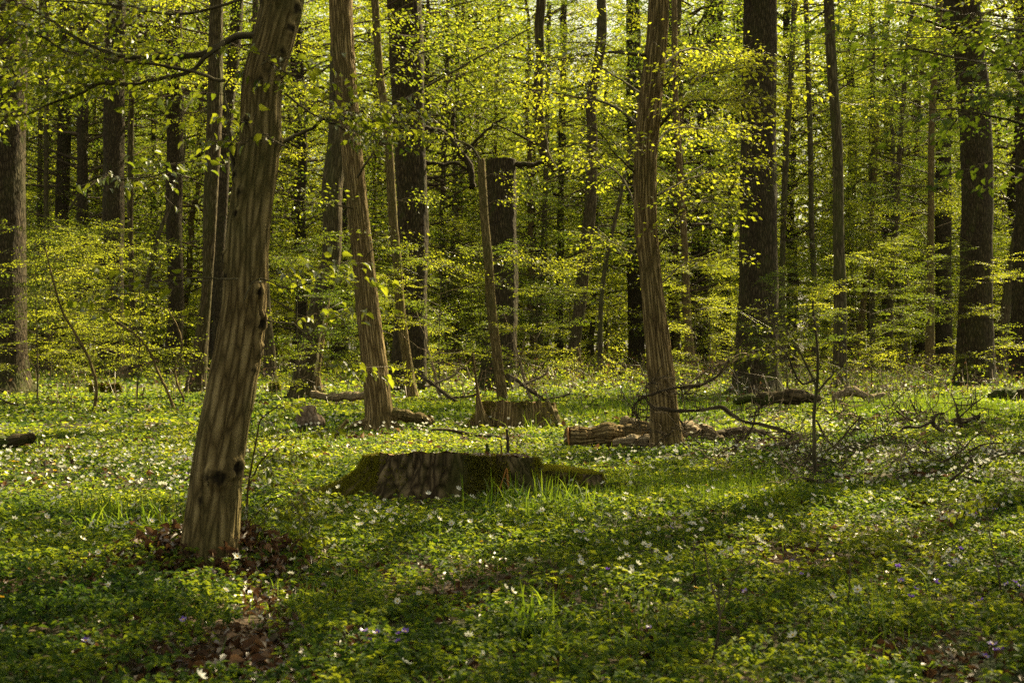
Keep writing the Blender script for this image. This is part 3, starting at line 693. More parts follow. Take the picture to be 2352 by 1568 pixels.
A_, B_, G_ = TA, TB, TG
leafy(A_, DA, z1((1800, 250), (1720, 245), (1620, 250), (1540, 295), (1400, 370), (1200, 395), (850, 395), (700, 340), (500, 240), (330, 110), (130, 10)), 0.019, 1, sprays=22, leaf=.04, sc_=.45, start=0.25, depth=-0.1)
leafy(A_, DA, z1((1540, 295), (1420, 380), (1330, 480), (1180, 530), (900, 590), (700, 600), (560, 670), (350, 750), (200, 810), (-40, 822)), 0.012, 2, sprays=16, leaf=.04, sc_=.45, start=0.3, depth=-0.15)
leafy(A_, DA, z1((1540, 550), (1480, 550), (1320, 490), (1100, 450), (850, 430), (600, 380), (400, 320), (250, 210), (60, 130)), 0.009, 3, sprays=14, leaf=.04, sc_=.45, start=0.2, depth=-0.2)
leafy(A_, DA, z1((1630, 1290), (1610, 1200), (1580, 1050), (1550, 800), (1525, 600), (1600, 500), (1690, 460)), 0.014, 4, sprays=5, start=0.6, depth=-0.05)
leafy(A_, DA, z1((1930, 980), (1990, 945), (2080, 900), (2150, 860), (2230, 800), (2330, 792), (2500, 800), (2700, 795)) , 0.010, 5, sprays=12, leaf=.04, sc_=.42, start=0.3, depth=-0.05)
leafy(A_, DA, z1((1950, 1000), (1800, 930), (1700, 960), (1650, 985)), 0.004, 6, sprays=3, depth=-0.35, sc_=0.35)
leafy(A_, DA, [(600, 150, -.5), (640, 120, -.5), (660, 170, -.45)], 0.004, 7, sprays=5, sc_=0.45)
leafy(A_, DA, [(548, 640, -.3), (460, 640, -.3), (400, 645, -.3), (300, 650, -.3)], 0.004, 8, sprays=5, sc_=0.4)
leafy(A_, DA, [(612, 735, -.1), (680, 750, -.1), (740, 815, -.1), (790, 870, -.1)], 0.004, 9, sprays=4, sc_=0.4)
leafy(A_, DA, [(560, 690, -.3), (590, 640, -.3), (660, 650, -.3), (720, 640, -.3)], 0.004, 10, sprays=4, sc_=0.4)
leafy(A_, DA, z1((1700, -20), (1450, 60), (1200, 90), (850, 40), (600, 30), (250, 15)), 0.008, 11, sprays=12, leaf=.04, sc_=.45, depth=-0.2, start=0.1)
leafy(A_, DA, [(655, 215), (700, 250), (760, 280), (850, 330)], 0.006, 12, sprays=6, leaf=.04, sc_=.4, start=0.2)
leafy(A_, DA, z1((470, 1440), (560, 1300), (640, 1215), (800, 1230), (1100, 1180), (1240, 1060)), 0.006, 13, sprays=5, depth=0.6, start=0.2)
# scars and burrs on the leaning trunk
def scars(root, D, S, spots, seed=0):
    """old branch scars: swollen collars round dark broken bark, written into the trunk mesh"""
    me = [c for c in root.children if c.name.startswith('trunk')][0].data; n = len(me.vertices)
    co = np.empty(n * 3, np.float32); me.vertices.foreach_get('co', co); co = co.reshape(-1, 3)
    no = np.empty(n * 3, np.float32); me.vertices.foreach_get('normal', no); no = no.reshape(-1, 3)
    base = np.array(root.location); sc_ = np.zeros(n); dsp = np.zeros(n)
    nz = fbm(co[:, 0] * 45, co[:, 1] * 45, co[:, 2] * 45, 3, 3)
    for (px, py, s) in spots:
        p = W(px, py, D) - base
        i = int(np.argmin(np.abs(S[:, 2] - p[2]))); R = S[i, 3]
        dx = np.clip((p[0] - S[i, 0]) / R, -0.96, 0.96); p[0] = S[i, 0] + dx * R; p[1] = S[i, 1] - R * math.sqrt(1 - dx * dx)
        q = (co - p) / [s * .95, s * .95, s * 1.0]; d = np.sqrt((q ** 2).sum(1)) + .30 * nz
        sc_ = np.maximum(sc_, np.clip((1.0 - d) * 2.6, 0, 1)); dsp += s * (.55 * np.exp(-((d - .95) / .45) ** 2) + .20 * np.exp(-(d / .5) ** 2) * (1 + nz))
    me.vertices.foreach_set('co', (co + no * dsp[:, None]).astype(np.float32).ravel())
    a = me.attributes.new('scar', 'FLOAT', 'POINT'); a.data.foreach_set('value', (sc_ * .9).astype(np.float32)); me.update()
SCAR = [(x, y, s) for (x, y), s in zip(z1((1840, 45), (1940, 50), (2050, 110), (2010, 240), (1960, 400), (1830, 590), (1725, 880), (1665, 1060), (1655, 1225), (1690, 1340), (1665, 1485), (1930, 995)),
                                      (.022, .026, .03, .024, .022, .014, .028, .03, .03, .024, .022, .028))] + \
       [(x, y, s) for (x, y), s in zip(z4((1570, 250), (1590, 360), (1790, 470), (1800, 670), (1790, 860), (1750, 990)), (.03, .022, .028, .034, .028, .02))] + [(497, 1087, .036), (518, 1090, .04), (478, 1142, .02), (548, 1070, .04)]
scars(TA, DA, SA, SCAR)

# the hornbeam beside the logs: bright sprays on both sides
gb = [([(1490, 130), (1440, 120), (1380, 118), (1300, 128), (1220, 140)], .02, 16, .62), ([(1472, 215), (1420, 180), (1350, 140), (1260, 132)], .014, 14, .8), ([(1465, 285), (1400, 240), (1330, 225), (1240, 212), (1170, 205)], .018, 18, .9),
      ([(1462, 400), (1420, 360), (1370, 300), (1290, 290)], .012, 12, .75), ([(1458, 470), (1420, 400), (1360, 375), (1300, 360)], .012, 12, .7), ([(1520, 150), (1580, 110), (1640, 120), (1700, 118)], .016, 16, .8),
      ([(1515, 290), (1560, 240), (1620, 230), (1700, 225), (1760, 215)], .018, 18, .9), ([(1508, 330), (1540, 300), (1600, 295), (1690, 300)], .014, 16, .85), ([(1507, 450), (1560, 420), (1620, 400), (1700, 385)], .014, 14, .75),
      ([(1515, 560), (1560, 500), (1600, 470), (1680, 480)], .012, 12, .7), ([(1520, 650), (1580, 600), (1640, 590)], .010, 10, .7), ([(1462, 590), (1420, 560), (1380, 540)], .008, 8, .6), ([(1518, 200), (1570, 175), (1640, 175), (1720, 165)], .012, 14, .85)]
for i, (p, r0, ns, tc) in enumerate(gb):
    q = [(x, y, (0.0 if k == 0 else (0.55 * k * (1 if i % 3 else -0.8)))) for k, (x, y) in enumerate(p)]
    leafy(G_, DG, q, r0, 40 + i, sprays=int(ns * 1.6), leaf=0.055, sc_=0.62, fine=False, tintc=tc, start=0.2, hang=0.5, spread=1.3)
bb = [([(796, 250), (850, 200), (950, 130), (1050, 100)], .02, 12), ([(800, 330), (880, 262), (980, 200), (1120, 120), (1230, 60), (1350, 20)], .022, 22), ([(812, 420), (900, 300), (1000, 255), (1100, 220), (1180, 200)], .016, 16),
      ([(806, 300), (760, 240), (700, 230), (640, 215)], .014, 10), ([(815, 480), (760, 470), (700, 465), (650, 462)], .012, 8), ([(786, 60), (850, 50), (930, 40), (1010, 20)], .014, 14), ([(832, 600), (870, 560), (900, 540)], .008, 4)]
for i, (p, r0, ns) in enumerate(bb):
    q = [(x, y, 0.45 * k * (1 if i % 2 else -1)) for k, (x, y) in enumerate(p)]
    leafy(B_, DB, q, r0, 70 + i, sprays=int(ns * 1.2), leaf=0.06, sc_=0.65, fine=False, tintc=0.5, start=0.25, hang=0.7)
# dark crooked limb of the full-height oak and the bare limb below it
rD, DD_, SD_ = DOAK
branch(rD, DD_, [(965, 298), (985, 300), (1017, 306), (1044, 329), (1066, 356), (1082, 386), (1088, 425)], 0.13, 0.07, 'oak', 10, seed=3, wob=0.05)
branch(rD, DD_, [(1055, 340), (1040, 318), (1038, 280), (1042, 250)], 0.09, 0.04, 'oak', 8, seed=4, wob=0.05)
branch(rD, DD_, [(1066, 350), (1100, 320), (1130, 290), (1165, 270)], 0.05, 0.02, 'oak', 8, seed=5, wob=0.05)
branch(rD, DD_, [(968, 372), (1010, 374), (1050, 371), (1078, 386)], 0.06, 0.03, 'oak', 8, seed=6, wob=0.05)
branch(snag, Ds, [(1180, 378), (1220, 374), (1250, 369), (1276, 383)], 0.07, 0.05, 'oak', 8, seed=6, wob=0.05)

leafy(snag2, Ds2, [(1120, 470), (1135, 462), (1165, 458), (1188, 460)], .012, 301, sprays=7, leaf=.06, sc_=.6, fine=False, tintc=.6, start=.1)
leafy(snag2, Ds2, [(1110, 412), (1128, 400), (1160, 405), (1180, 420)], .012, 302, sprays=5, leaf=.06, sc_=.6, fine=False, tintc=.5, start=.2)
leafy(snag2, Ds2, [(1104, 372), (1092, 350), (1070, 330), (1040, 318), (1000, 300)], .03, 303, sprays=12, leaf=.06, sc_=.8, fine=False, tintc=.5, start=.2)
leafy(snag2, Ds2, [(1128, 600), (1160, 590), (1210, 600), (1260, 640)], .012, 304, sprays=14, leaf=.06, sc_=.8, fine=False, tintc=.7, start=.0)
leafy(TREES[0][0], TREES[0][1], [(912, 462), (930, 458), (960, 456), (985, 460)], .012, 305, sprays=7, leaf=.06, sc_=.6, fine=False, tintc=.6, start=.1)
leafy(TREES[0][0], TREES[0][1], [(920, 600), (960, 592), (1010, 600), (1070, 640)], .012, 306, sprays=16, leaf=.06, sc_=.8, fine=False, tintc=.7, start=.0)
# limb that hangs from above with a bent lower end
hl = bpy.data.objects.new('hanging_limb', None); COL.objects.link(hl)
hl.location = W(1248, 372, 16.5); hl['label'] = 'wavy dark limb hanging from the canopy, ending above the flat-topped snag'; hl['category'] = 'limb'
pl = [(1250, -420, 19), (1247, -200, 19), (1243, 0, 20), (1238, 67, 20), (1241, 134, 18), (1236, 201, 20), (1239, 269, 20), (1246, 319, 20), (1249, 350, 22), (1262, 372, 16), (1274, 384, 10)]
P = np.array([[*(W(x, y, 16.5) - np.array(hl.location)), w * 1.1 / 2 / F * 16.5] for x, y, w in pl]); S = resample(P, 120)
g = Geo(); g.tube(S[:, :3], S[:, 3], 16, 0, disp=disp_hornbeam(0.6, 5), rs=.08); link('limb', g.mesh('limb', [M['dim']]), hl)

# near foliage entering from the upper right
rt = bpy.data.objects.new('beech_tree', None); COL.objects.link(rt); rt.location = (3.6, 6.0, float(gz(3.6, 6.0)))
rt['label'] = 'dark broad-leaved branch reaching in at the upper right edge'; rt['category'] = 'tree'
g = Geo(); zz = np.linspace(-.2, 9, 50); g.tube(np.stack([0.1 * np.sin(zz * .5), 0 * zz, zz], -1), np.linspace(.14, .05, 50), 24, 0, disp=disp_hornbeam(.3, 3)); link('trunk', g.mesh('trunk', [M['grey']]), rt)
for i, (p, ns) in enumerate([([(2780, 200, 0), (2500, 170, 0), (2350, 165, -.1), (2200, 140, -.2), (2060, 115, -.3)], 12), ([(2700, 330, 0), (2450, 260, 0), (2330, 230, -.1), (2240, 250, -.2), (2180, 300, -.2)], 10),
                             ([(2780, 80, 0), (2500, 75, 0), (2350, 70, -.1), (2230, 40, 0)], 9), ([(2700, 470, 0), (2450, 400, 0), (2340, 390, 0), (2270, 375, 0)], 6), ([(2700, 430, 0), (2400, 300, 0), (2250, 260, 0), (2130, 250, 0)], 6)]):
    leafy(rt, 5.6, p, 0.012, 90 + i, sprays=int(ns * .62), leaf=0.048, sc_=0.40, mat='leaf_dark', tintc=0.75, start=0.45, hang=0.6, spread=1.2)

# ------------------------------------------------------------------ saplings and bushes
def sapling(label, pts, D=None, w=(8, 3), leafn=0, seed=0, mat='hornbeam', leaf=0.05, sc_=0.5, tintc=0.55, forks=(), name='sapling', cat='sapling', start=0.3, spread=1.2):
    D = depth_of(pts[0][0], pts[0][1], D)
    root = bpy.data.objects.new(name, None); COL.objects.link(root)
    b = W(*pts[0], D); b[2] = float(gz(b[0], D)); root.location = b; root['label'] = label; root['category'] = cat
    for k, q in enumerate([pts] + list(forks)):
        P = np.array([W(x, y, D) - b for x, y in q])
        if k == 0: P[0, 2] = -0.05
        S = resample(P, 40); S[1:-1] += np.cumsum(np.random.default_rng(seed + k).normal(0, 1, (38, 3)), 0) * 0.0012 * D / 8
        g = Geo(); ww = w if k == 0 else (w[0] * .6, w[1] * .8)
        g.tube(S, np.linspace(ww[0], ww[1], 40) / 2 / F * D, 7, 0)
        link('stem' if k == 0 else 'branch', g.mesh('stem', [M[mat]]), root)
        if leafn:
            leafy(root, D, q, .004, seed * 3 + k, sprays=leafn, leaf=leaf, sc_=sc_, fine=D < 10, tintc=tintc, limb=False, start=start, name='foliage', spread=spread)
    return root
sapling('crooked thin sapling nearest the dark left-edge oak, leaning left', z4((640, 1290), (660, 1150), (650, 1030), (600, 900), (500, 720), (440, 620), (370, 400), (320, 200), (290, 110)), w=(9, 3), leafn=22, seed=1, leaf=.05, sc_=.75, tintc=.55, start=.35)
sapling('thin pale sapling arching up to the left before the brown oak', z4((1205, 1275), (1150, 1150), (1080, 1000), (1030, 880), (950, 780), (830, 690), (700, 600)), w=(8, 3), leafn=20, seed=2, leaf=.05, sc_=.8, tintc=.6, start=.4)
sapling('thin crooked sapling left of the big leaning hornbeam', z4((1258, 1250), (1250, 1180), (1210, 1100), (1200, 980), (1250, 850), (1220, 700), (1150, 580)), w=(6, 3), leafn=16, seed=3, leaf=.05, sc_=.8, tintc=.6, start=.3)
sapling('leafy sapling rising beside the foot of the big leaning hornbeam', [(566, 1280), (566, 1173), (572, 1089), (590, 1000), (600, 960), (640, 930)], D=6.75, w=(7, 3), leafn=6, seed=4, leaf=.045, sc_=.3,
        forks=([(570, 1120), (600, 1060), (660, 1000)], [(566, 1190), (540, 1150), (500, 1130)], [(568, 1200), (620, 1150), (680, 1120)], [(566, 1230), (630, 1260), (690, 1230)]))
sapling('straight thin sapling standing among the fallen branches on the right', [(1871, 1102), (1871, 1040), (1872, 960), (1882, 860), (1880, 760), (1868, 690)], w=(10, 5), leafn=4, seed=5, leaf=.035, sc_=.6, start=.6, tintc=.45, mat='grey',
        forks=([(1876, 900), (1920, 855), (1940, 835)], [(1876, 890), (1840, 800), (1812, 750)], [(1874, 870), (1840, 880), (1800, 800)]))
sapling('bare three-pronged sapling in the right foreground', b3((160, 1480), (250, 1300), (270, 1120), (210, 900), (150, 560)), w=(7, 3), seed=6, mat='dead', forks=(b3((270, 1120), (275, 960), (285, 800)), b3((268, 1130), (330, 960), (370, 820), (480, 660)), b3((240, 1500), (255, 1320), (268, 1200))))
sapling('thin bare stem near the right edge of the foreground', b3((2195, 1060), (2170, 800), (2120, 550), (2105, 400), (2090, 250)), w=(5, 2), leafn=2, seed=7, mat='dead', leaf=.04, sc_=.3, start=.5, forks=(b3((2110, 440), (2180, 300), (2280, 180)),))
sapling('single bare twig standing upright in the right foreground flowers', b3((1145, 1160), (1140, 1000), (1150, 830), (1140, 700)), w=(5, 2), seed=8, mat='dead')
sapling('short upright bare twig beside the three-pronged sapling', b3((120, 1000), (100, 800), (95, 600)), w=(4, 2), seed=9, mat='dead')
sapling('dead slim stem leaning before the right-hand oak', z6((2080, 1110), (2060, 1020), (2010, 900)), w=(5, 2), seed=10, mat='dead')
sapling('bright leafy bush right of the S-curved hornbeam foot', [(1345, 885), (1340, 850), (1330, 820), (1325, 800)], w=(6, 3), leafn=16, seed=11, leaf=.055, sc_=.9, tintc=.75, start=0.0,
        forks=([(1345, 880), (1370, 850), (1390, 800), (1395, 780)], [(1345, 885), (1310, 850), (1300, 830)], [(1350, 885), (1400, 870), (1440, 850)]), name='bush', cat='bush')
sapling('low green bush at the foot of the thickest oak', [(1785, 800), (1778, 760), (1760, 720), (1730, 690)], D=24, w=(5, 2), leafn=9, seed=12, leaf=.045, sc_=.7, tintc=.4, forks=([(1785, 800), (1810, 770), (1850, 780)],), name='bush', cat='bush', mat='dead')
sapling('leaning bare stem left of the straight sapling', z6((735, 1150), (715, 1000), (710, 850), (715, 780)), w=(6, 3), seed=13, mat='dead')
sapling('slanting bare stem crossing behind the straight sapling', z6((830, 1140), (790, 1050), (740, 930), (680, 830)), w=(7, 3), seed=14, mat='dead')

BUSH = CROWN['bush']
thin = Geo(); zz = np.linspace(-.1, 4.2, 24); thin.tube(np.stack([.05 * np.sin(zz), .04 * np.cos(zz * 1.3), zz], -1), np.linspace(.022, .006, 24), 6, 0, tint=.3)
thin_me = thin.mesh('stem', [M['grey']])
r = np.random.default_rng(77)
spots = [(-1.45, 26, .72), (.5, 26.5, .72), (-4.0, 24, .72), (-7.6, 26, .8), (-9.3, 25, .8), (6.0, 27, .6), (9.8, 35, .9), (4.9, 34, .8), (13.0, 36, .9), (-3.2, 36, .8), (-13, 36, 1.0), (-10.5, 32, .9), (-14, 42, 1.1), (-7, 47, 1.1), (2.2, 50, 1.0), (7.4, 48, 1.0), (11.0, 50, 1.0)]
for i in range(44):
    y = r.uniform(54, 95); spots.append((r.uniform(-.45, .45) * y, y, r.uniform(.9, 1.7)))
for i, (x, y, s) in enumerate(spots):
    root = bpy.data.objects.new('hornbeam_sapling', None); COL.objects.link(root); root.location = (x, y, float(gz(x, y))); root.scale = (s,) * 3; root.rotation_euler = (0, 0, r.uniform(0, 6))
    root['label'] = 'young ' + ('far ' if y > 50 else 'bright-leaved ') + 'sapling ' + zone1(CX + x / y * F); root['category'] = 'sapling'; root['group'] = 'leafy saplings under the trees'
    link('stem', thin_me, root); link('crown', BUSH[i % 4], root)

# the wood closes beyond the last single trees
g = Geo(); r = np.random.default_rng(12)
n = 150000
ang = r.uniform(-0.62, 0.62, n); dd = r.uniform(172, 235, n); zz = r.uniform(0, 1, n) ** 0.8 * 62 * (0.85 + 0.15 * vnoise(ang * 30, ang * 0 + 1))
zz = np.where(np.abs(ang - .045) < .035, zz * .8, zz)
keep = (vnoise(ang * 60, zz * 0.22, seed=4) + 0.55 * vnoise(ang * 200, zz * .8, seed=5)) > -0.55
pos = np.stack([np.sin(ang) * dd, np.cos(ang) * dd, zz], -1)[keep]
m_ = len(pos)
V, T_, ti = leaves(pos, r.standard_normal((m_, 3)) * [1, 1, .5], r.standard_normal((m_, 3)) + [0, 0, .6], r.uniform(.55, 1.45, m_), tint=np.clip(.5 + .35 * vnoise(pos[:, 0] * .2, pos[:, 2] * .3, seed=2) + r.normal(0, .15, m_), 0, 1))
g.add(V, None, T_, None, ti, 0)
for i in range(130):
    a = r.uniform(-.6, .6); d = r.uniform(172, 230); x, y = math.sin(a) * d, math.cos(a) * d
    g.tube(np.array([[x, y, -1], [x + r.normal(0, .5), y, 15], [x + r.normal(0, 1), y, 32]]), np.array([.45, .35, .2]) * r.uniform(.5, 1.1), 6, 1, tint=.1)
link('distant_woodland', g.mesh('distant_woodland', [M['leaf'], M['twig']], smooth=False), label='mass of distant woodland leaves and stems closing the view', cat='woodland', kind='stuff')

# ------------------------------------------------------------------ fallen wood
def stick(label, pts, w, D=None, mat='dead', seed=0, sides=8, cat='branch', name='fallen_branch', forks=(), n=60, wob=1.0, depth=None, ends=None, disp=None, moss=False, twigs=0, group=None):
    """pts: picture points (x,y) of the wood's centre line; w: widths in picture units, start and end (or one per point)"""
    D = depth_of(pts[0][0], max(p[1] for p in pts) + (w[0] / 2), D)
    r = np.random.default_rng(seed + abs(int(pts[0][0])))
    def poly(q, ww, d1):
        P = np.array([W(x, y, D + (d1 * i / max(1, len(q) - 1))) for i, (x, y) in enumerate(q)])
        R = np.interp(np.linspace(0, 1, len(q)), np.linspace(0, 1, len(ww)), ww) / 2 / F * D
        return resample(np.column_stack([P, R]), n)
    S = poly(pts, w, depth or 0.0); c = S[0, :3].copy()
    root = None
    for k, (q, ww) in enumerate([(pts, w)] + list(forks)):
        S = poly(q, ww, (depth or 0.0) if k == 0 else r.uniform(-.3, .3))
        S[:, :3] -= c
        S[1:-1, :3] += np.cumsum(r.normal(0, 1, (n - 2, 3)), 0) * S[1:-1, 3:4] * (0.20 if sides < 12 else .08) * wob
        kk = (r.random(n) < .10) * (sides < 12)
        S[:, 3] *= 1 + 0.14 * np.sin(np.linspace(0, 19, n) + seed) + r.normal(0, .07 if sides < 12 else .015, n) + kk * r.uniform(.1, .5, n)
        g = Geo(); g.tube(S[:, :3], S[:, 3], sides, 0, disp=disp, rs=max(S[:, 3].mean(), .004))
        if k == 0:
            root = link(name, g.mesh(name, [M[mat]]), None, label, cat, group, loc=c)
        else:
            link('side_branch', g.mesh('side_branch', [M[mat]]), root)
        for t in range(twigs):
            j = int(r.uniform(.2, .98) * (n - 1)); L = r.uniform(.12, .5) * D / 14
            d = r.normal(0, 1, 3); d[2] = abs(d[2]) * r.choice([1, 1, -.4]); d /= np.linalg.norm(d)
            q2 = S[j, :3] + np.linspace(0, L, 6)[:, None] * d + np.cumsum(r.normal(0, .02, (6, 3)), 0)
            g2 = Geo(); g2.tube(q2, np.linspace(.006, .002, 6) * D / 14, 4, 0); link('twig', g2.mesh('twig', [M[mat]]), root)
    if ends:
        for (idx, em) in ends:
            S = poly(pts, w, depth or 0.0); S[:, :3] -= c
            p = S[idx, :3]; d = S[idx, :3] - S[1 if idx == 0 else -2, :3]; d /= np.linalg.norm(d)
            g = Geo(); rr = S[idx, 3]
            g.tube(np.array([p - d * .004, p + d * .006, p + d * .012]), np.array([rr * 1.0, rr * .98, rr * .9]), 24, 0, rs=rr)
            link('sawn_end', g.mesh('sawn_end', [M[em]]), root)
    return root, D, S, c

def rough(a=0.12, f=14, s=0):
    return lambda x, y, z, th, rr: rr * (a * fbm(x * f, y * f, z * f * .25, 3, s) + a * .9 * (1 - np.abs(np.sin(7 * th + 2.5 * vnoise(x * 8, y * 8, z * 2, s)))))

stick('thick rough-barked log with an orange sawn end, left of the ribbed hornbeam foot', [(1306, 1007), (1380, 1002), (1450, 998), (1530, 997)], (52, 50, 46), D=14.25, mat='hornbeam_warm', name='log', cat='log', sides=48, n=90, wob=.2, ends=[(0, 'cut_fresh')], disp=rough(.16, 12, 1))
stick('pale split piece of wood lying against the sawn log', [(1408, 1018), (1450, 1012), (1510, 1009)], (16, 26, 28), D=13.95, mat='pale', name='log', cat='log', sides=30, n=60, wob=.2, disp=rough(.2, 20, 2))
stick('gnarled pale log end sticking out right of the ribbed hornbeam foot', [(1530, 1004), (1580, 996), (1620, 998), (1655, 1008)], (50, 52, 42, 18), D=14.4, mat='pale', name='log', cat='log', sides=44, n=80, wob=.4, disp=rough(.24, 14, 3))
stick('thin weathered log continuing right of the gnarled pale log', [(1640, 1002), (1700, 992), (1745, 992), (1790, 1002)], (18, 26, 24, 14), D=14.6, mat='dead', name='log', cat='log', sides=24, n=60, disp=rough(.2, 20, 4))
stick('dark broken log lying in front of the twisted branches', [(1705, 1034), (1746, 1030), (1787, 1022), (1828, 1014)], (12, 18, 20, 11), mat='dead', name='log', cat='log', sides=20, disp=rough(.18, 20, 5))
stick('brown wood piece behind the sawn log', zc((690, 510), (760, 520), (850, 545), (930, 550)), (16, 16, 12), D=15.6, mat='pale', name='log', cat='log', sides=20, disp=rough(.2, 20, 6))
stick('mossy log lying before the thickest oak', [(1684, 922), (1732, 914), (1786, 912), (1828, 906), (1856, 907), (1880, 914)], (12, 22, 28, 32, 30, 18), D=22.5, mat='mossy', name='log', cat='log', sides=36, n=90, disp=rough(.15, 10, 7))
stick('arched pale log with an orange mossy end, right of the mossy log', z6((1050, 1205), (1110, 1165), (1180, 1148), (1240, 1172), (1290, 1188), (1390, 1160)), (14, 19, 20, 18, 18, 9), D=24, mat='pale', name='log', cat='log', sides=28, disp=rough(.15, 12, 8))
stick('mossy broken log cut by the left edge of the view', [(-60, 1026), (20, 1018), (70, 1008)], (30, 27, 24), D=13.9, mat='mossy', name='log', cat='log', sides=40, n=70, wob=.2, disp=rough(.16, 14, 9))
stick('flat brown log lying behind the ribbed left hornbeam', [(715, 905), (770, 908), (838, 910)], (14, 18, 17), D=25, mat='pale', name='log', cat='log', sides=24, disp=rough(.15, 14, 10))
stick('dark rotting log near the right edge', z6((2110, 1200), (2180, 1165), (2280, 1168), (2420, 1185)), (16, 30, 28, 22), mat='mossy', name='log', cat='log', sides=24, disp=rough(.2, 14, 11))
stick('short brown log under the twisted branches on the right', z6((1800, 1375), (1900, 1350), (2040, 1325)), (14, 17, 10), mat='dead', name='log', cat='log', sides=24, disp=rough(.2, 16, 12))
stick('dark straight branch lying right of the short brown log', z6((2040, 1345), (2150, 1345), (2290, 1350)), (9, 8, 5), mat='dead', seed=4, twigs=5)
stick('curved fallen log beside the brown hornbeam roots', zd((700, 0), (800, -12), (900, 15), (1000, 22), (1060, 50)), (28, 27, 24, 21, 15), D=17.0, mat='hornbeam', name='log', cat='log', sides=28, disp=rough(.14, 14, 13), wob=.4,
      forks=((zd((1010, 130), (1060, 80), (1100, 40), (1075, -10)), (12, 12, 8)),))
stick('leaning broken root stub left of the brown hornbeam', zd((75, 310), (130, 220), (190, 130), (262, 45)), (7, 9, 11, 9), D=15.6, mat='hornbeam', seed=14, sides=14, wob=.5, forks=((zd((160, 235), (220, 200), (270, 180)), (5, 3)),))
stick('root of the brown hornbeam running out to the left', zd((180, 175), (280, 120), (380, 85), (480, 60)), (5, 10, 16, 22), D=16.9, mat='hornbeam_warm', seed=15, sides=20, wob=.3, name='surface_root', cat='root')
stick('long thin fallen branch lying between the two stumps', zd((1090, 135), (1300, 135), (1500, 168), (1700, 188), (1900, 203), (2190, 205), (2275, 150)), (5, 7, 8, 7, 7, 6, 3), D=15.6, mat='dead', seed=16, twigs=5)
stick('twisted bare branch looping in front of the ribbed hornbeam', zc((895, 310), (905, 350), (960, 400), (1030, 405), (1130, 422), (1300, 422), (1450, 402), (1530, 398), (1600, 450), (1700, 512), (1850, 540), (2000, 580), (2085, 612), (2112, 640), (2082, 675)),
      (5, 7, 7, 8, 8, 7, 8, 6, 9), D=12.9, mat='dead', seed=17, n=140, wob=.25, twigs=14,
      forks=((zc((830, 300), (900, 303), (1000, 270), (1130, 240), (1250, 225), (1380, 200), (1480, 140), (1530, 80), (1570, 10)), (3, 6, 6, 5, 4, 3, 2)), (zc((890, 310), (830, 340), (790, 400), (775, 500)), (5, 4, 2)),
             (zc((1790, 545), (1740, 620), (1650, 690), (1640, 745), (1680, 812), (1800, 915)), (5, 6, 6, 4)), (zc((895, 300), (890, 220), (930, 190), (980, 195), (1000, 225)), (3, 2)), (zc((1800, 540), (1810, 440), (1850, 400), (1830, 365)), (4, 2)),
             (zc((1200, 350), (1210, 290), (1270, 240)), (3, 2)), (zc((1660, 700), (1500, 790), (1350, 830)), (4, 2)), (zc((900, 400), (895, 480), (880, 570)), (2, 1.5)), (zc((830, 400), (820, 480), (800, 590)), (2, 1.5)), (zc((1170, 500), (1250, 620), (1380, 740)), (3, 2)), (zc((1120, 590), (1000, 680), (880, 790)), (3, 2))))
stick('curling thick dead branch on the right', z6((1600, 1580), (1690, 1530), (1760, 1490), (1785, 1420), (1730, 1370), (1740, 1315), (1800, 1290)), (6, 10, 11, 11, 9, 7, 4), D=15.2, mat='dead', seed=18, twigs=8, wob=.4, forks=((z6((1735, 1345), (1640, 1380), (1540, 1385), (1440, 1435), (1370, 1400)), (7, 6, 4)),))
stick('upright forked dead branch stub near the right-hand oak', z6((1945, 1475), (1925, 1400), (1900, 1310), (1890, 1250), (1850, 1150)), (14, 13, 8, 4, 2), D=17, mat='dead', seed=19, twigs=5, wob=.4, forks=((z6((1920, 1370), (2000, 1330), (2050, 1310)), (7, 8)), (z6((1910, 1320), (1990, 1250), (2085, 1175)), (4, 2)), (z6((2040, 1400), (2045, 1460), (2040, 1490)), (5, 4))))
tang = [((930, 1340), (1000, 1440), (1040, 1500), (1130, 1545)), ((1270, 1560), (1300, 1490), (1400, 1440), (1520, 1410)), ((1480, 1280), (1560, 1330), (1660, 1400)), ((1060, 1520), (1130, 1440), (1240, 1310)), ((1640, 1560), (1500, 1540), (1380, 1530)),
        ((1730, 1660), (1900, 1560), (2070, 1420)), ((1080, 1640), (1200, 1560), (1400, 1490)), ((1350, 1700), (1480, 1600), (1650, 1480)), ((1900, 1600), (2050, 1520), (2250, 1500)), ((2000, 1700), (2150, 1600), (2350, 1560)), ((900, 1600), (1000, 1560), (1200, 1600))]
tl = ['thin crooked twig right of the straight sapling', 'thin arched twig below the curling dead branch', 'short slanting twig above the curling dead branch', 'fine twig crossing toward the curling dead branch', 'twig lying left of the curling dead branch',
      'long slanting branch under the upright dead stub', 'low arched twig lying in the right-hand flowers', 'slanting twig between the flowers on the right', 'thin twig lying far right below the dark logs', 'thin twig near the right edge among flowers', 'flat twig lying beside the straight sapling foot']
for i, (p, lb) in enumerate(zip(tang, tl)):
    stick(lb, z6(*p), (5, 4, 2.5), mat='dead', seed=30 + i, twigs=7, depth=[-.6, .5, .2][i % 3])
stick('short knotted branch lying before the straight sapling', b3((570, 290), (700, 265), (850, 200), (1000, 195)), (4, 7, 9, 6), mat='dead', seed=51, twigs=6)
stick('slanting stick stuck in the ground at the right', b3((1820, 270), (1845, 210), (1930, 130), (2000, 30)), (8, 6, 4), mat='dead', seed=52, twigs=3)
stick('stick lying right of the slanting stuck stick', b3((1920, 160), (2020, 200), (2150, 210), (2300, 225)), (4, 5, 3), mat='dead', seed=53, twigs=5)
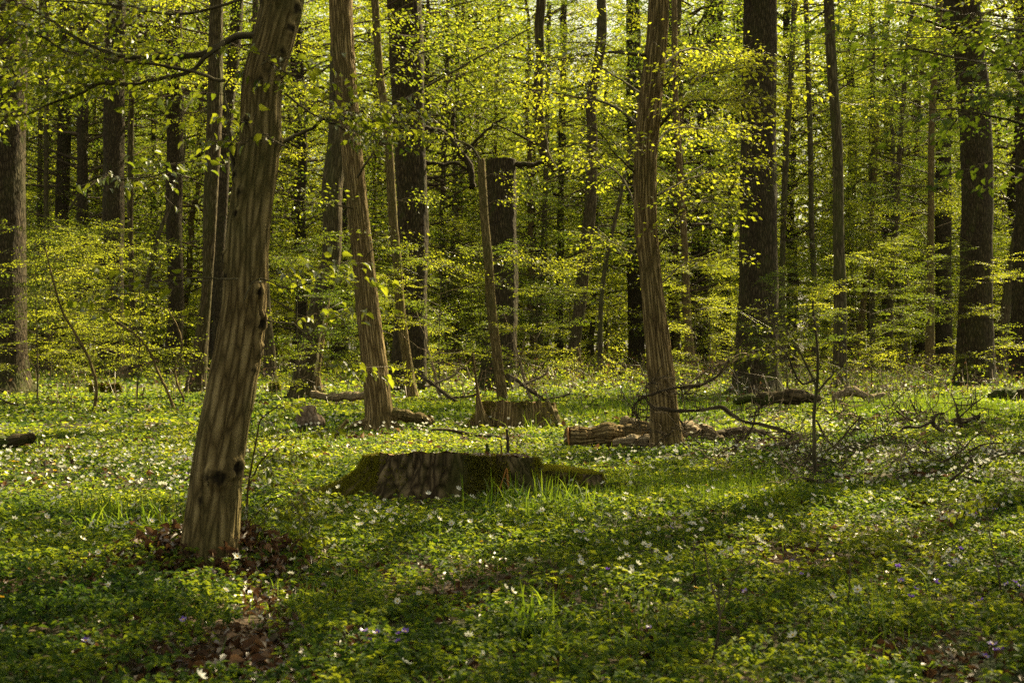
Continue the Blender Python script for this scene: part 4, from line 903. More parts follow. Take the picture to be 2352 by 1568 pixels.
stick('thick bare stick in the bottom foreground pointing up to the right', b1((1540, 1580), (1590, 1480), (1680, 1400), (1790, 1330), (1885, 1235)), (22, 20, 17, 15, 15), D=4.75, mat='dead', seed=54, sides=18, wob=.3, disp=rough(.12, 40, 3), name='dead_branch')
stick('white peeled branch lying right of the leaf pile', b1((1590, 770), (1700, 752), (1800, 745), (1925, 752)), (7, 12, 13, 10), D=6.55, mat='pale', seed=55, sides=18, wob=.2, name='peeled_branch')
for k, off in enumerate((0, 620)):
    wd = ['beside the full-height dark oak', 'beside the flat-topped snag'][k]
    mv = lambda q: z5(*[(x + off, y) for x, y in q])
    stick('dark fallen branch sloping right ' + wd, mv([(530, 1025), (620, 1090), (700, 1150), (790, 1215), (875, 1252)]), (5, 8, 8, 7, 5), D=24, mat='dead', seed=60 + k, twigs=3, wob=.4)
    stick('pale leaning dead stem ' + wd, mv([(690, 1195), (650, 1080), (620, 950), (585, 840), (570, 700)]), (7, 6, 5, 3), D=25.5, mat='pale', seed=62 + k, twigs=9, wob=.4)
    stick('pale bent branch resting ' + wd, mv([(600, 1110), (680, 1075), (750, 1045), (790, 1020), (805, 985)]), (4, 6, 6, 5, 4), D=25, mat='pale', seed=64 + k, wob=.3, twigs=4)
    stick('low dark branch on the grass ' + wd, mv([(660, 1205), (780, 1190), (870, 1175), (950, 1155)]), (4, 6, 6, 5), D=25, mat='dead', seed=66 + k, twigs=2)
stick('thin leaning bare stem before the pale trunk, behind the twisted branches', z6((0, 1120), (90, 1115), (200, 1070), (290, 1000), (350, 870), (390, 780)), (6, 6, 4, 2), D=17, mat='dead', seed=71, twigs=5, wob=.3)
stick('long thin bare branch crossing before the thickest oak', z6((60, 1090), (200, 990), (350, 930), (450, 900), (520, 880)), (5, 4, 3), D=17, mat='pale', seed=72, twigs=5, wob=.3)
stick('thin dark branches lying on the grass by the left oak', z4((-20, 1180), (80, 1230), (200, 1260), (420, 1265)), (4, 4, 2), mat='dead', seed=73, twigs=6)

rr_ = np.random.default_rng(404)
beside = ['near the straight sapling', 'among the right-hand flowers', 'below the curling dead branch', 'beside the dark logs on the right', 'under the twisted looping branch', 'near the right-hand edge', 'behind the curling dead branch', 'beside the forked dead stub']
for i in range(40):
    x, y = rr_.uniform(1640, 2340), rr_.uniform(950, 1105); L_ = rr_.uniform(50, 150); a_ = rr_.uniform(-.5, .5) + (PI if rr_.random() < .5 else 0)
    dx_, dy_ = math.cos(a_) * L_, math.sin(a_) * L_ * .45
    q_ = [(x, y), (x + dx_ * .35, y + dy_ * .3 - rr_.uniform(0, 14)), (x + dx_ * .7, y + dy_ * .7 - rr_.uniform(0, 18)), (x + dx_, y + dy_ - rr_.uniform(-4, 30))]
    fk = [[q_[1], (q_[1][0] + dx_ * .3, q_[1][1] - rr_.uniform(8, 30)), (q_[1][0] + dx_ * .5, q_[1][1] - rr_.uniform(15, 50))]]
    stick(['grey', 'brown', 'pale'][i % 3] + ' forked dead twig lying ' + beside[i // 5], q_, (rr_.uniform(3, 5), 3, 1.5), mat=['dead', 'dead', 'pale'][i % 3], seed=600 + i, twigs=5, depth=rr_.uniform(-.6, .6), forks=[(k_, (2.5, 1.2)) for k_ in fk], n=40, sides=5, name='dead_twig', group='dead twigs tangled on the right')

# ------------------------------------------------------------------ stumps, lump, standing stubs
def tufts(n, pos_nrm, size, seed, tint=.5, ts=.2):
    """small moss shoots on given points and normals"""
    r = np.random.default_rng(seed); P, Nn = pos_nrm
    k = r.integers(0, len(P), n)
    p = P[k] + r.normal(0, .006, (n, 3)); d = Nn[k] + r.normal(0, .5, (n, 3))
    return leaves(p, d, r.standard_normal((n, 3)), size * r.uniform(.6, 1.4, n), wid=.45, tint=np.clip(tint + r.normal(0, ts, n), 0, 1))

def stump(label, px, py, w, h, D, lobes, seed, top_w=1.0, depth=.8, mat='mossy', moss=2500, mossdir=None, tilt=0.0, sides=320, rings=60, disp_amp=1.0, ms=.013, tophi=0.0, ytilt=0.0):
    """lobes: (angle, reach, width) buttress roots; angle from +X counter-clockwise (front is -pi/2)"""
    c = W(px, py, D); c[2] = float(gz(c[0], D))
    R = w / 2 / F * D; H = h / F * D
    root = bpy.data.objects.new('tree_stump', None); COL.objects.link(root); root.location = c; root['label'] = label; root['category'] = 'stump'
    th = np.linspace(0, 2 * PI, sides, endpoint=False); t = np.linspace(0, 1, rings)
    TH, TT = np.meshgrid(th, t)
    rad = R * (top_w + (1 - TT) ** 1.6 * .18)
    for a, reach, wd in lobes:
        dlt = (TH - a + PI) % (2 * PI) - PI
        rad += np.exp(-(dlt / wd) ** 2) * reach * (0.14 + .86 * (1 - TT) ** 1.7)
    X, Y = np.cos(TH) * R * 1.0, np.sin(TH) * R * 1.0; Z = TT * H
    fis = 1 - np.abs(fbm(X * 7, Y * 7, Z * 1.6, 2, seed)); fis2 = fbm(X * 26, Y * 26, Z * 16, 3, seed + 5)
    rad += disp_amp * (0.016 * (fis ** 3 - .5) - 0.05 * np.clip(1 - np.abs(fbm(X * 13, Y * 13, Z * 5, 3, seed + 2)) * 4, 0, 1) * .7 + 0.018 * fis2)
    zz = Z - .06 * (1 - TT) + (tilt * np.cos(TH) + ytilt * np.sin(TH)) * TT + (tophi * vnoise(X * 9, Y * 9, seed=seed) * TT ** 6)
    V = np.stack([np.cos(TH) * rad, np.sin(TH) * rad * depth, zz], -1)
    i = np.arange(rings - 1)[:, None] * sides; j = np.arange(sides)[None]; k = (j + 1) % sides
    Q = np.stack([i + j, i + k, i + sides + k, i + sides + j], -1).reshape(-1, 4)
    rest = np.stack([X, Y, Z], -1).reshape(-1, 3)
    link('bark', mesh_np('bark', V.reshape(-1, 3), [Q], [M[mat]], attrs={'rest': ('FLOAT_VECTOR', 'POINT', rest), 'tint': ('FLOAT', 'POINT', np.full(len(rest), .5))}, smooth=True), root)
    # sawn face
    top = V[-1]; cc = top.mean(0); cs = []
    ks = np.linspace(.995, 0.02, 14)
    for q in ks:
        ring = cc + (top - cc) * q; ring[:, 2] += .016 * fbm(ring[:, 0] * 14, ring[:, 1] * 14, o=3, seed=seed) - .012 + (0.012 if q > .97 else 0)
        cs.append(ring)
    cv = np.vstack(cs); n = len(ks)
    i = np.arange(n - 1)[:, None] * sides
    Q2 = np.stack([i + j, i + k, i + sides + k, i + sides + j], -1).reshape(-1, 4)
    link('sawn_top', mesh_np('sawn_top', cv, [Q2], [M['cut']], attrs={'rest': ('FLOAT_VECTOR', 'POINT', cv), 'tint': ('FLOAT', 'POINT', np.full(len(cv), .5))}, smooth=True), root)
    if moss:
        g = Geo()
        nm = np.stack([np.cos(TH), np.sin(TH) / depth, 0 * TH + .4], -1)
        mk = fbm(X * 5 + 3, Y * 5, Z * 3, 3, seed + 11)
        if mossdir is not None:
            for a, amt, wd in mossdir:
                dlt = (TH - a + PI) % (2 * PI) - PI; mk = mk + amt * np.exp(-(dlt / wd) ** 2)
        mk = mk - .35
        sel = mk.ravel() + np.random.default_rng(seed).normal(0, .28, mk.size) > 0.1
        if sel.any():
            V_, T__, ti = tufts(moss, (V.reshape(-1, 3)[sel], nm.reshape(-1, 3)[sel]), ms, seed)
            g.add(V_, None, T__, None, ti, 0)
            link('moss', g.mesh('moss', [M['moss']], smooth=False), root, kind='stuff')
    return root, c, R, H

ST, sc0, sR, sH = stump('large sawn mossy stump in the middle of the foreground', 1052, 1100, 372, 90, 9.72, [(PI + .12, .62, .26), (PI + .62, .22, .20), (-1.3, .26, .30), (-2.05, .10, .16), (.1, .05, .3), (2.0, .2, .3), (-.75, .08, .2)], 3,
      depth=.62, moss=60000, mat='stump', mossdir=[(PI + .3, 1.3, .42), (-1.3, 1.3, .36), (PI, .9, .4), (-.3, .6, .25), (-1.85, -.5, .2), (-.8, -.3, .2)], tilt=-.012, ytilt=-.05, tophi=.016)
# lower step of the stump on its right
c2 = W(1270, 1100, 9.95); c2[2] = float(gz(c2[0], 9.95)); g = Geo()
th = np.linspace(0, 2 * PI, 90, endpoint=False)
def block(c, rx, ry, h, seed, taper=.18):
    Tn = np.linspace(0, 1, 18); TH, TT = np.meshgrid(np.linspace(0, 2 * PI, 90, endpoint=False), Tn)
    rr = 1 + taper * (1 - TT) + .10 * fbm(np.cos(TH) * 4, np.sin(TH) * 4, TT * 2, 3, seed) 
    V = np.stack([np.cos(TH) * rx * rr, np.sin(TH) * ry * rr, TT * h - .05 * (1 - TT) - np.maximum(0, np.cos(TH)) * h * .22 * TT], -1) + c
    i = np.arange(17)[:, None] * 90; j = np.arange(90)[None]; k = (j + 1) % 90
    return V, np.stack([i + j, i + k, i + 90 + k, i + 90 + j], -1).reshape(-1, 4), TH, TT
V, Q, TH, TT = block(c2 - sc0, .36, .22, .20, 4)
g.add(V.reshape(-1, 3), Q, None, V.reshape(-1, 3) * [1, 1, 1], .5, 0)
cidx = V[-1].mean(0); nn = g.n; 
g.add(np.vstack([V[-1] - [0, 0, .002], cidx[None]]), None, np.stack([np.arange(90), (np.arange(90) + 1) % 90, np.full(90, 90)], -1), None, .5, 1)
link('lower_step', g.mesh('lower_step', [M['stump'], M['mossy']]), ST)
g = Geo(); nm = np.stack([np.cos(TH), np.sin(TH), 0 * TH + .8], -1).reshape(-1, 3)
sel = (TT.ravel() > .25) & (fbm(V[..., 0] * 8, V[..., 1] * 8, V[..., 2] * 8, 2, 9).ravel() > -.3)
Vt, Tt, ti = tufts(11000, (V.reshape(-1, 3)[sel], nm[sel]), .012, 8, .6)
a_ = np.linspace(0, 400, 1500); q_ = np.sqrt(np.linspace(0.02, 1, 1500))[:, None]; tp_ = cidx + (V[-1][(a_ * 7).astype(int) % 90] - cidx) * q_ 
V3, T3, t3 = tufts(9000, (tp_, np.tile([0, 0, 1.], (1500, 1))), .014, 9, .55); g.add(V3, None, T3, None, t3, 0); g.add(Vt, None, Tt, None, ti, 0)
link('moss', g.mesh('moss', [M['moss']], smooth=False), ST, kind='stuff')
# splintered remains standing behind the stump face
def spike(label, x, y0, y1, w0, w1, D, mat, seed=0, name='broken_stem'):
    stick(label, [(x, y0), (x + 1, (y0 + y1) / 2), (x - 1, y1)], (w0, (w0 + w1) / 2, w1), D=D, mat=mat, seed=seed, sides=9, n=20, wob=.3, name=name, cat='stem')
spike('tall red-brown broken stem standing behind the big stump', 1166, 1052, 985, 8, 6, 10.75, 'dead', 1)
spike('short pointed dark stem standing behind the big stump', 1150, 1050, 1012, 6, 1.5, 10.8, 'dead', 2)
spike('stubby mossy stub standing behind the big stump', 1120, 1050, 1018, 14, 6, 11.2, 'mossy', 3)
stick('bent orange dry stalk leaning on the stump front', [(1146, 1128), (1155, 1100), (1164, 1076), (1166, 1100), (1168, 1122)], (3, 3, 3, 4, 4), D=9.25, mat='straw' if 'straw' in M else 'pale', seed=5, n=40, wob=.1, name='dry_stalk', cat='stalk')

S2, c_, R_, H_ = stump('low brown stump with a thin leaning spike, behind the long thin branch', 1190, 965, 172, 56, 18.0, [(PI + .35, .28, .35), (-1.6, .1, .3), (-.3, .15, .25)], 9, depth=.8, mat='hornbeam_warm', moss=3000, mossdir=[(PI + .5, .7, .3)], ms=.02, sides=120, tophi=.03, ytilt=-.05)
P = np.array([[*(W(x, y, 17.6) - c_), w / 2 / F * 17.6] for x, y, w in [(1112, 985, 44), (1106, 960, 30), (1101, 934, 16), (1097, 900, 8), (1092, 860, 5), (1086, 812, 3)]]); S = resample(P, 60)
g = Geo(); g.tube(S[:, :3], S[:, 3], 16, 0, disp=rough(.12, 20, 3), rs=.08); link('spike', g.mesh('spike', [M['hornbeam_warm']]), S2)
stump('low moss-covered stump on the left, before the brown oak', 242, 898, 66, 27, 30.0, [(PI, .12, .3), (-.6, .15, .3)], 12, moss=9000, mossdir=[(-PI / 2, 1.2, 2.0)], ms=.03, sides=70, rings=20)
stump('small dark stump just right of the leaning hornbeam', 631, 898, 22, 30, 30.5, [(PI, .05, .4), (-.4, .12, .3)], 13, moss=1500, ms=.03, sides=50, rings=20)
stump('small mossy stump remnant low in the right foreground', b3((1560, 370))[0][0], 1170, 22, 24, 8.7, [(PI, .10, .5), (0, .12, .4)], 14, moss=7000, mossdir=[(PI, 1.0, 1.2), (0, .8, .9)], ms=.01, sides=60, rings=20)
stump('low mossy hump of rotten wood above the left-hand flowers', 148, 1036, 44, 12, 13.2, [(PI, .10, .4), (0, .06, .3)], 15, moss=6000, mossdir=[(-PI / 2, 1.3, 2.0)], ms=.014, sides=60, rings=16)

def lump(label, parts_, D, name='boulder', cat='boulder', mat='rockwood'):
    cx, cy = parts_[0][:2]
    c = W(cx, cy, D); c[2] = float(gz(c[0], D)); root = bpy.data.objects.new(name, None); COL.objects.link(root); root.location = c; root['label'] = label; root['category'] = cat
    for k, (x, y, rx, rz, pk) in enumerate(parts_):
        p = W(x, y, D) - c; rx_, rz_ = rx / F * D, rz / F * D
        u, v = np.meshgrid(np.linspace(0, 2 * PI, 64, endpoint=False), np.linspace(0.02, PI - .02, 36))
        d = np.stack([np.cos(u) * np.sin(v), np.sin(u) * np.sin(v), np.cos(v)], -1)
        rr = 1 + .16 * fbm(d[..., 0] * 2 + k * 5, d[..., 1] * 2, d[..., 2] * 2, 3, 5) + pk * np.exp(-((d[..., 2] - 1) / .25) ** 2)
        V = d * rr[..., None] * [rx_, rx_ * .8, rz_] + p + [0, k * -.08, 0]
        i = np.arange(35)[:, None] * 64; j = np.arange(64)[None]; kk = (j + 1) % 64
        Q = np.stack([i + j, i + 64 + j, i + 64 + kk, i + kk], -1).reshape(-1, 4)
        link('lobe', mesh_np('lobe', V.reshape(-1, 3), [Q], [M[mat]], attrs={'rest': ('FLOAT_VECTOR', 'POINT', V.reshape(-1, 3))}, smooth=True), root)
M['rockwood'] = bark_mat('weathered_lump', (0.05, 0.035, 0.025), (0.17, 0.12, 0.085), (0.30, 0.22, 0.16), 12, 5, .6, fine=30)
lump('pinkish brown rounded lump with a pointed top, left of the brown hornbeam', [(706, 964, 27, 26, .30), (730, 970, 19, 18, 0)], 17.0)
def mound(label, x, y, w, h, D, seed, name='soil_mound'):
    lump(label, [(x, y, w, h, 0), (x + w * .9, y + h * .5, w * .7, h * .7, 0)], D, name, 'mound', 'soil')
M['soil'] = bark_mat('dark_crumbly_soil', (0.006, 0.004, 0.003), (0.035, 0.022, 0.014), (0.09, 0.055, 0.035), 30, 30, 1.0)
mound('dark crumbly heap of earth right of the big stump', 1440, 1122, 50, 18, 9.9, 1)

# ------------------------------------------------------------------ the carpet: anemone leaves, litter, grass, brush, flowers
def pix(x, y):
    return CX + x / y * F, CY + (CAMH - gz(x, y)) / y * F

def area_points(r, n, y0, y1, k=0.5, pad=1.5):
    """n uniform ground points in the wedge between two distances"""
    ys = []; xs = []
    m = int(n * 2.2) + 10
    y = r.uniform(y0, y1, m); wmax = k * y1 + pad
    x = r.uniform(-wmax, wmax, m)
    ok = np.abs(x) < k * y + pad
    x, y = x[ok], y[ok]
    return x[:n], y[:n]

def blobs(px, py, L):
    v = np.zeros_like(px)
    for cx, cy, sx, sy, w in L:
        v = v + w * np.exp(-((px - cx) / sx) ** 2 - ((py - cy) / sy) ** 2)
    return v
BARE = [(455, 1320, 150, 40, 1.2), (620, 1370, 90, 45, .8), (120, 1385, 60, 18, .7), (900, 1495, 150, 22, .6), (470, 1530, 200, 40, .4), (620, 1500, 110, 60, .6), (1050, 1375, 90, 12, .5), (1480, 1480, 60, 20, .5), (2050, 1510, 120, 25, .5), (2200, 1200, 80, 25, .5),
        (1250, 1140, 90, 16, .8), (1500, 1130, 50, 16, .7), (1000, 1030, 120, 14, .3), (700, 1010, 60, 25, .4), (150, 1045, 60, 16, .5)]
STUMPS = [(float(sc0[0]), float(sc0[1]) - .05, .76, .70), (float(sc0[0]) - .85, float(sc0[1]) - .1, .4, .22), (c_[0], c_[1], .5, .42), (float(c2[0]), float(c2[1]), .32, .26), (-1.56, 6.62, .15, .15)]
def outside(x, y):
    ok = np.ones(len(x), bool)
    for a, b, rx, ry in STUMPS: ok &= ((x - a) / rx) ** 2 + ((y - b) / ry) ** 2 > 1
    return ok

def cover(seed, y0, y1, n, nl, size, height, fine=False):
    r = np.random.default_rng(seed)
    x, y = area_points(r, n, y0, y1)
    px, py = pix(x, y)
    dens = 1.0 - blobs(px, py, BARE) + .55 * fbm(x * 1.3, y * 1.3, o=3, seed=31) + .4 * fbm(x * 5, y * 5, o=2, seed=33)
    if y0 > 17: dens = dens - .25
    k = (dens > r.uniform(0, .9, len(x))) & outside(x, y); x, y = x[k], y[k]
    m = len(x)
    z = gz(x, y); h = height * r.uniform(.35, 1.25, m) * (1 + .45 * vnoise(x * 2.2, y * 2.2, seed=41))
    tint = np.clip(.45 + .28 * fbm(x * 1.1, y * 1.1, o=2, seed=51) + r.normal(0, .18, m), 0, 1)
    # three leaves per plant, each of nl lobes fanned from the leaf's base
    az0 = r.uniform(0, 2 * PI, m); tx, ty = r.normal(0, .28, m), r.normal(0, .28, m)
    VV = []; TT = []; TI = []; off = 0
    for li in range(3):
        az = az0 + li * 2.094 + r.normal(0, .2, m)
        bx, by = x + np.cos(az) * size * .35, y + np.sin(az) * size * .35
        for q in range(nl):
            a = az + (q - (nl - 1) / 2) * (1.9 / max(1, nl)) + r.normal(0, .10, m)
            L = size * r.uniform(.75, 1.2, m) * (1 - .28 * abs(q - (nl - 1) / 2) / nl * 2)
            P = np.stack([bx, by, z + h + r.normal(0, .006, m)], -1)
            d = np.stack([np.cos(a), np.sin(a), tx * np.cos(a) + ty * np.sin(a) - r.uniform(-.15, .5, m)], -1)
            nn = np.stack([tx + r.normal(0, .3, m), ty + r.normal(0, .3, m), np.ones(m)], -1)
            V, T, ti = leaves(P, d, nn, L, fine=False, wid=.5 if nl > 2 else .62, fold=.16, tint=tint)
            VV.append(V); TT.append(T + off); TI.append(ti); off += len(V)
    return np.vstack(VV), np.vstack(TT), np.concatenate(TI)

def join(name, layers, mats, label, cat):
    v, t, ti, mi, off = [], [], [], [], 0
    for (V, T, TI, m) in layers:
        v.append(V); t.append(T + off); ti.append(TI); mi.append(np.full(len(T), m)); off += len(V)
    me = mesh_np(name, np.vstack(v), [np.vstack(t)], mats, np.concatenate(mi), {'tint': ('FLOAT', 'POINT', np.concatenate(ti))})
    return link(name, me, None, label, cat, kind='stuff')

L1 = cover(1, 2.6, 5.6, 9500, 4, .036, .085)
L2 = cover(2, 5.6, 9.5, 12500, 3, .040, .085)
L3 = cover(3, 9.5, 17, 21000, 2, .050, .065)
L4 = cover(4, 17, 34, 28000, 1, .085, .07)
L5 = cover(5, 34, 80, 22000, 1, .16, .12)
L6 = cover(6, 2.6, 9.5, 3400, 1, .042, .10)
L7 = cover(7, 2.6, 12, 3000, 5, .038, .11)
join('anemone_leaves', [(*L, 0) for L in (L1, L2, L3, L4, L5, L6, L7)], [M['cover']], 'carpet of deeply cut green anemone leaves covering the ground', 'ground cover')

# round small leaves among them, and curled dead leaves
r = np.random.default_rng(61)
def litter(n, y0, y1, size, near_bare=True, seed=0):
    r = np.random.default_rng(seed)
    x, y = area_points(r, n, y0, y1)
    if near_bare:
        px, py = pix(x, y); d = .38 + blobs(px, py, BARE) - .5 * fbm(x * 1.3, y * 1.3, o=3, seed=31)
        k = (d > r.uniform(0, 1, len(x))) & outside(x, y); x, y = x[k], y[k]
    m = len(x); z = gz(x, y) + r.uniform(.004, .045, m)
    d = r.normal(0, 1, (m, 3)) * [1, 1, .35]; nn = r.normal(0, .5, (m, 3)) + [0, 0, 1]
    return leaves(np.stack([x, y, z], -1), d, nn, size * r.uniform(.5, 1.3, m), True, wid=.62, fold=.22, tint=np.clip(r.beta(1.6, 2.4, m) + .05, 0, 1), droop=.15)
ll = [(*litter(16000, 2.6, 8, .042, seed=1), 0), (*litter(9000, 8, 17, .075, seed=2), 0), (*litter(9000, 17, 45, .12, seed=3), 0)]
xs_, ys_ = [], []
for (bx, by, sx, sy, w_) in BARE:
    k_ = int(260 * w_ * (sx / 100)); u_, v_ = r.normal(bx, sx * .6, k_), np.maximum(r.normal(by, sy * .7, k_), 1000)
    d_ = F * CAMH / (v_ - CY); xs_.append((u_ - CX) / F * d_); ys_.append(d_)
xs_, ys_ = np.concatenate(xs_), np.concatenate(ys_); k_ = outside(xs_, ys_); xs_, ys_ = xs_[k_], ys_[k_]; m = len(xs_)
V, T, ti = leaves(np.stack([xs_, ys_, gz(xs_, ys_) + r.uniform(.004, .035, m)], -1), r.normal(0, 1, (m, 3)) * [1, 1, .4], r.normal(0, .5, (m, 3)) + [0, 0, 1], .045 * r.uniform(.4, 1.5, m), True, wid=.6, fold=.25, tint=np.clip(r.beta(1.5, 2.6, m), 0, 1))
ll.append((V, T, ti, 0))
m = 1150   # leaf pile round the foot of the leaning hornbeam
a = r.uniform(0, 2 * PI, m); q = (np.abs(r.normal(0, .30, m)) + .11) * (1 + .5 * vnoise(np.cos(a) * 2, np.sin(a) * 2, seed=3))
x, y = -1.52 + np.cos(a) * q * 1.3, 6.45 + np.sin(a) * q * 1.1
z = gz(x, y) + r.uniform(0, 1, m) * .15 * np.exp(-(q / .42) ** 2) + .01
V, T, ti = leaves(np.stack([x, y, z], -1), r.normal(0, 1, (m, 3)) * [1, 1, .7], r.normal(0, .7, (m, 3)) + [0, 0, .6], .042 * r.uniform(.4, 1.5, m), True, wid=.6, fold=.3, tint=np.clip(r.beta(1.5, 2.6, m), 0, 1))
ll.append((V, T, ti, 0))
m = 900   # crumbs and leaves on the sawn stump top
a = r.uniform(0, 2 * PI, m); q = np.sqrt(r.uniform(0, 1, m)) * .9
x, y = sc0[0] + np.cos(a) * q * sR * .98, sc0[1] + np.sin(a) * q * sR * .6
V, T, ti = leaves(np.stack([x, y, sc0[2] + sH - .05 * np.sin(a) * q + r.uniform(-.004, .016, m)], -1), r.normal(0, 1, (m, 3)) * [1, 1, .2], r.normal(0, .3, (m, 3)) + [0, 0, 1], .035 * r.uniform(.4, 1.3, m), True, tint=r.beta(1.6, 2, m))
ll.append((V, T, ti, 0))
join('leaf_litter', ll, [M['litter']], 'curled brown dead leaves lying between the green plants', 'leaf litter')

def blades(x, y, h, seed, lean=.35, wid=.006, dirx=None):
    r = np.random.default_rng(seed); m = len(x)
    a = r.uniform(0, 2 * PI, m); l = np.abs(r.normal(0, lean, m)); h = h * r.uniform(.5, 1.25, m); w = wid * r.uniform(.7, 1.3, m)
    z = gz(x, y); vs = []
    fa = a + PI / 2 + r.normal(0, .5, m)
    for k, t in enumerate((0, .4, .75, 1.0)):
        cx_, cy_, cz_ = x + np.cos(a) * l * h * t * t * 1.2, y + np.sin(a) * l * h * t * t * 1.2, z + h * (t - .35 * l * t * t)
        ww = w * (1, .95, .6, .05)[k]
        for sgn in (-1, 1): vs.append(np.stack([cx_ + sgn * np.cos(fa) * ww / 2, cy_ + sgn * np.sin(fa) * ww / 2, cz_], -1))
    V = np.stack(vs, 1).reshape(-1, 3)
    tri = np.array([[0, 1, 3], [0, 3, 2], [2, 3, 5], [2, 5, 4], [4, 5, 7], [4, 7, 6]])
    return V, (np.arange(m)[:, None, None] * 8 + tri[None]).reshape(-1, 3), np.repeat(np.clip(r.normal(.5, .22, m), 0, 1), 8)
r = np.random.default_rng(63); gl = []
for (cx, cy, sx, sy, n, h, ln, wd) in [(1430, 1125, 75, 22, 1500, .14, .25, .0045), (1600, 1120, 110, 24, 2200, .13, .25, .0045), (1740, 1150, 70, 25, 1300, .14, .25, .0045), (1260, 950, 230, 14, 2600, .16, .3, .009), (1000, 945, 80, 14, 700, .14, .3, .009), (1500, 950, 120, 14, 1300, .16, .3, .009),
                                       (2060, 945, 110, 14, 1500, .2, .3, .01), (2240, 955, 120, 16, 1700, .2, .3, .01), (640, 1000, 120, 20, 600, .12, .4, .008), (240, 1190, 34, 16, 110, .22, .5, .012), (360, 1190, 26, 14, 80, .2, .5, .011), (1210, 1165, 60, 22, 230, .26, .7, .010),
                                       (1250, 1190, 60, 25, 200, .22, .8, .009), (1230, 985, 50, 8, 60, .3, .9, .012), (1240, 1430, 40, 40, 70, .16, .6, .009), (1990, 1420, 70, 50, 160, .17, .7, .008), (1240, 1500, 40, 30, 60, .16, .6, .010), (700, 1400, 60, 60, 160, .10, .5, .006), (350, 1410, 60, 30, 90, .09, .4, .006),
                                       (560, 1290, 60, 20, 60, .12, .5, .006), (850, 1330, 100, 40, 160, .1, .5, .006), (1100, 1230, 200, 40, 260, .13, .6, .006), (2000, 930, 300, 12, 700, .15, .4, .012), (1490, 1430, 60, 50, 80, .12, .5, .008)]:
    u, v = r.normal(cx, sx, n), r.normal(cy, sy * .8, n); v = np.maximum(v, 830)
    D = F * CAMH / (v - CY); x = (u - CX) / F * D; k = outside(x, D); gl.append((*blades(x[k], D[k], h, len(gl), ln, wd), 0))
for (y0, y1, n, h, wd) in [(2.8, 9, 1400, .09, .005), (9, 20, 2500, .12, .007), (20, 60, 3500, .2, .015)]:
    x, y = area_points(r, n, y0, y1); gl.append((*blades(x, y, h, len(gl), .45, wd), 0))
join('grass', gl, [M['grass']], 'fine bright green grass blades growing through the carpet', 'grass')

# low brush under the far trees
r = np.random.default_rng(65)
x, y = area_points(r, 5200, 24, 120, .46, 1); px, py = pix(x, y)
k = (fbm(x * .25, y * .25, o=2, seed=71) + .6 * (px > 1150) + .25 * (y > 45)) > r.uniform(-.3, .7, len(x)); x, y = x[k], y[k]; m = len(x)
pp, tt = [], []
for j in range(16):
    hh = r.uniform(0, 1, m) ** .8 * r.uniform(.25, .8, m) * (.7 + y / 90); rr = r.normal(0, .28, (m, 2)) * (.6 + y / 60)[:, None]
    pp.append(np.stack([x + rr[:, 0], y + rr[:, 1], gz(x, y) + hh], -1)); tt.append(np.clip(.35 + .25 * vnoise(x, y, seed=3) + r.normal(0, .2, m), 0, 1))
P = np.vstack(pp); t = np.concatenate(tt); sz = .07 * (.6 + P[:, 1] / 40) * r.uniform(.5, 1.2, len(P))
V, T, ti = leaves(P, r.normal(0, 1, (len(P), 3)), r.normal(0, .8, (len(P), 3)) + [0, 0, 1], sz, tint=t)
br = r.random(len(P)) < .38
mi = np.repeat(br.astype(int), 2)
g = Geo()
for i in range(3200):
    yy = r.uniform(22, 80); xx = r.uniform(-.45, .45) * yy; z0 = float(gz(xx, yy)); d = r.normal(0, 1, 2) * .5; h = r.uniform(.2, .9)
    if xx < 0 and r.random() < .5: continue
    q = np.array([[xx, yy, z0 - .02], [xx + d[0] * .3, yy + d[1] * .3, z0 + h * .7], [xx + d[0], yy + d[1], z0 + h * r.uniform(.3, 1.1)]])
    g.tube(q, np.array([.006, .004, .002]) * (.5 + yy / 30), 3, 0, cap=False, tint=r.uniform(.2, 1))
Vt = np.vstack(g.v); nT = np.vstack([np.concatenate([q_[:, [0, 1, 2]], q_[:, [0, 2, 3]]]) for q_ in g.q])
T2 = [(V, T[mi == 0], ti, 0), (np.zeros((0, 3)), T[mi == 1] - len(V), np.zeros(0), 1), (Vt, nT, np.concatenate(g.t), 2)]
join('undergrowth', T2, [M['leaf'], M['litter'], M['twig']], 'low leafy and twiggy brush under the farther trees', 'undergrowth')

# flowers: each plant a stem with a leaf whorl and a blossom
def flower_geo(r, petals=6, R=.020, h=.13, cup=.35, nodd=.5, pw=.5):
    a0 = r.uniform(0, 6.28); tz = r.uniform(0, nodd); az = r.uniform(0, 6.28)
    nrm = np.array([math.cos(az) * math.sin(tz), math.sin(az) * math.sin(tz), math.cos(tz)])
    t1 = np.cross(nrm, [0.3, .9, .1]); t1 /= np.linalg.norm(t1); t2 = np.cross(nrm, t1)
    top = np.array([math.cos(az) * tz * .02, math.sin(az) * tz * .02, h])
    A = a0 + np.arange(petals) * 2 * PI / petals + r.normal(0, .06, petals)
    c = cup * r.uniform(.6, 1.6)
    d = np.cos(A)[:, None] * t1 + np.sin(A)[:, None] * t2 + nrm * c
    V, T, _ = leaves(np.tile(top, (petals, 1)), d, np.tile(nrm, (petals, 1)) + d * -.3, np.full(petals, R * 1.25), True, wid=pw, fold=-.06)
    return top, nrm, V, T
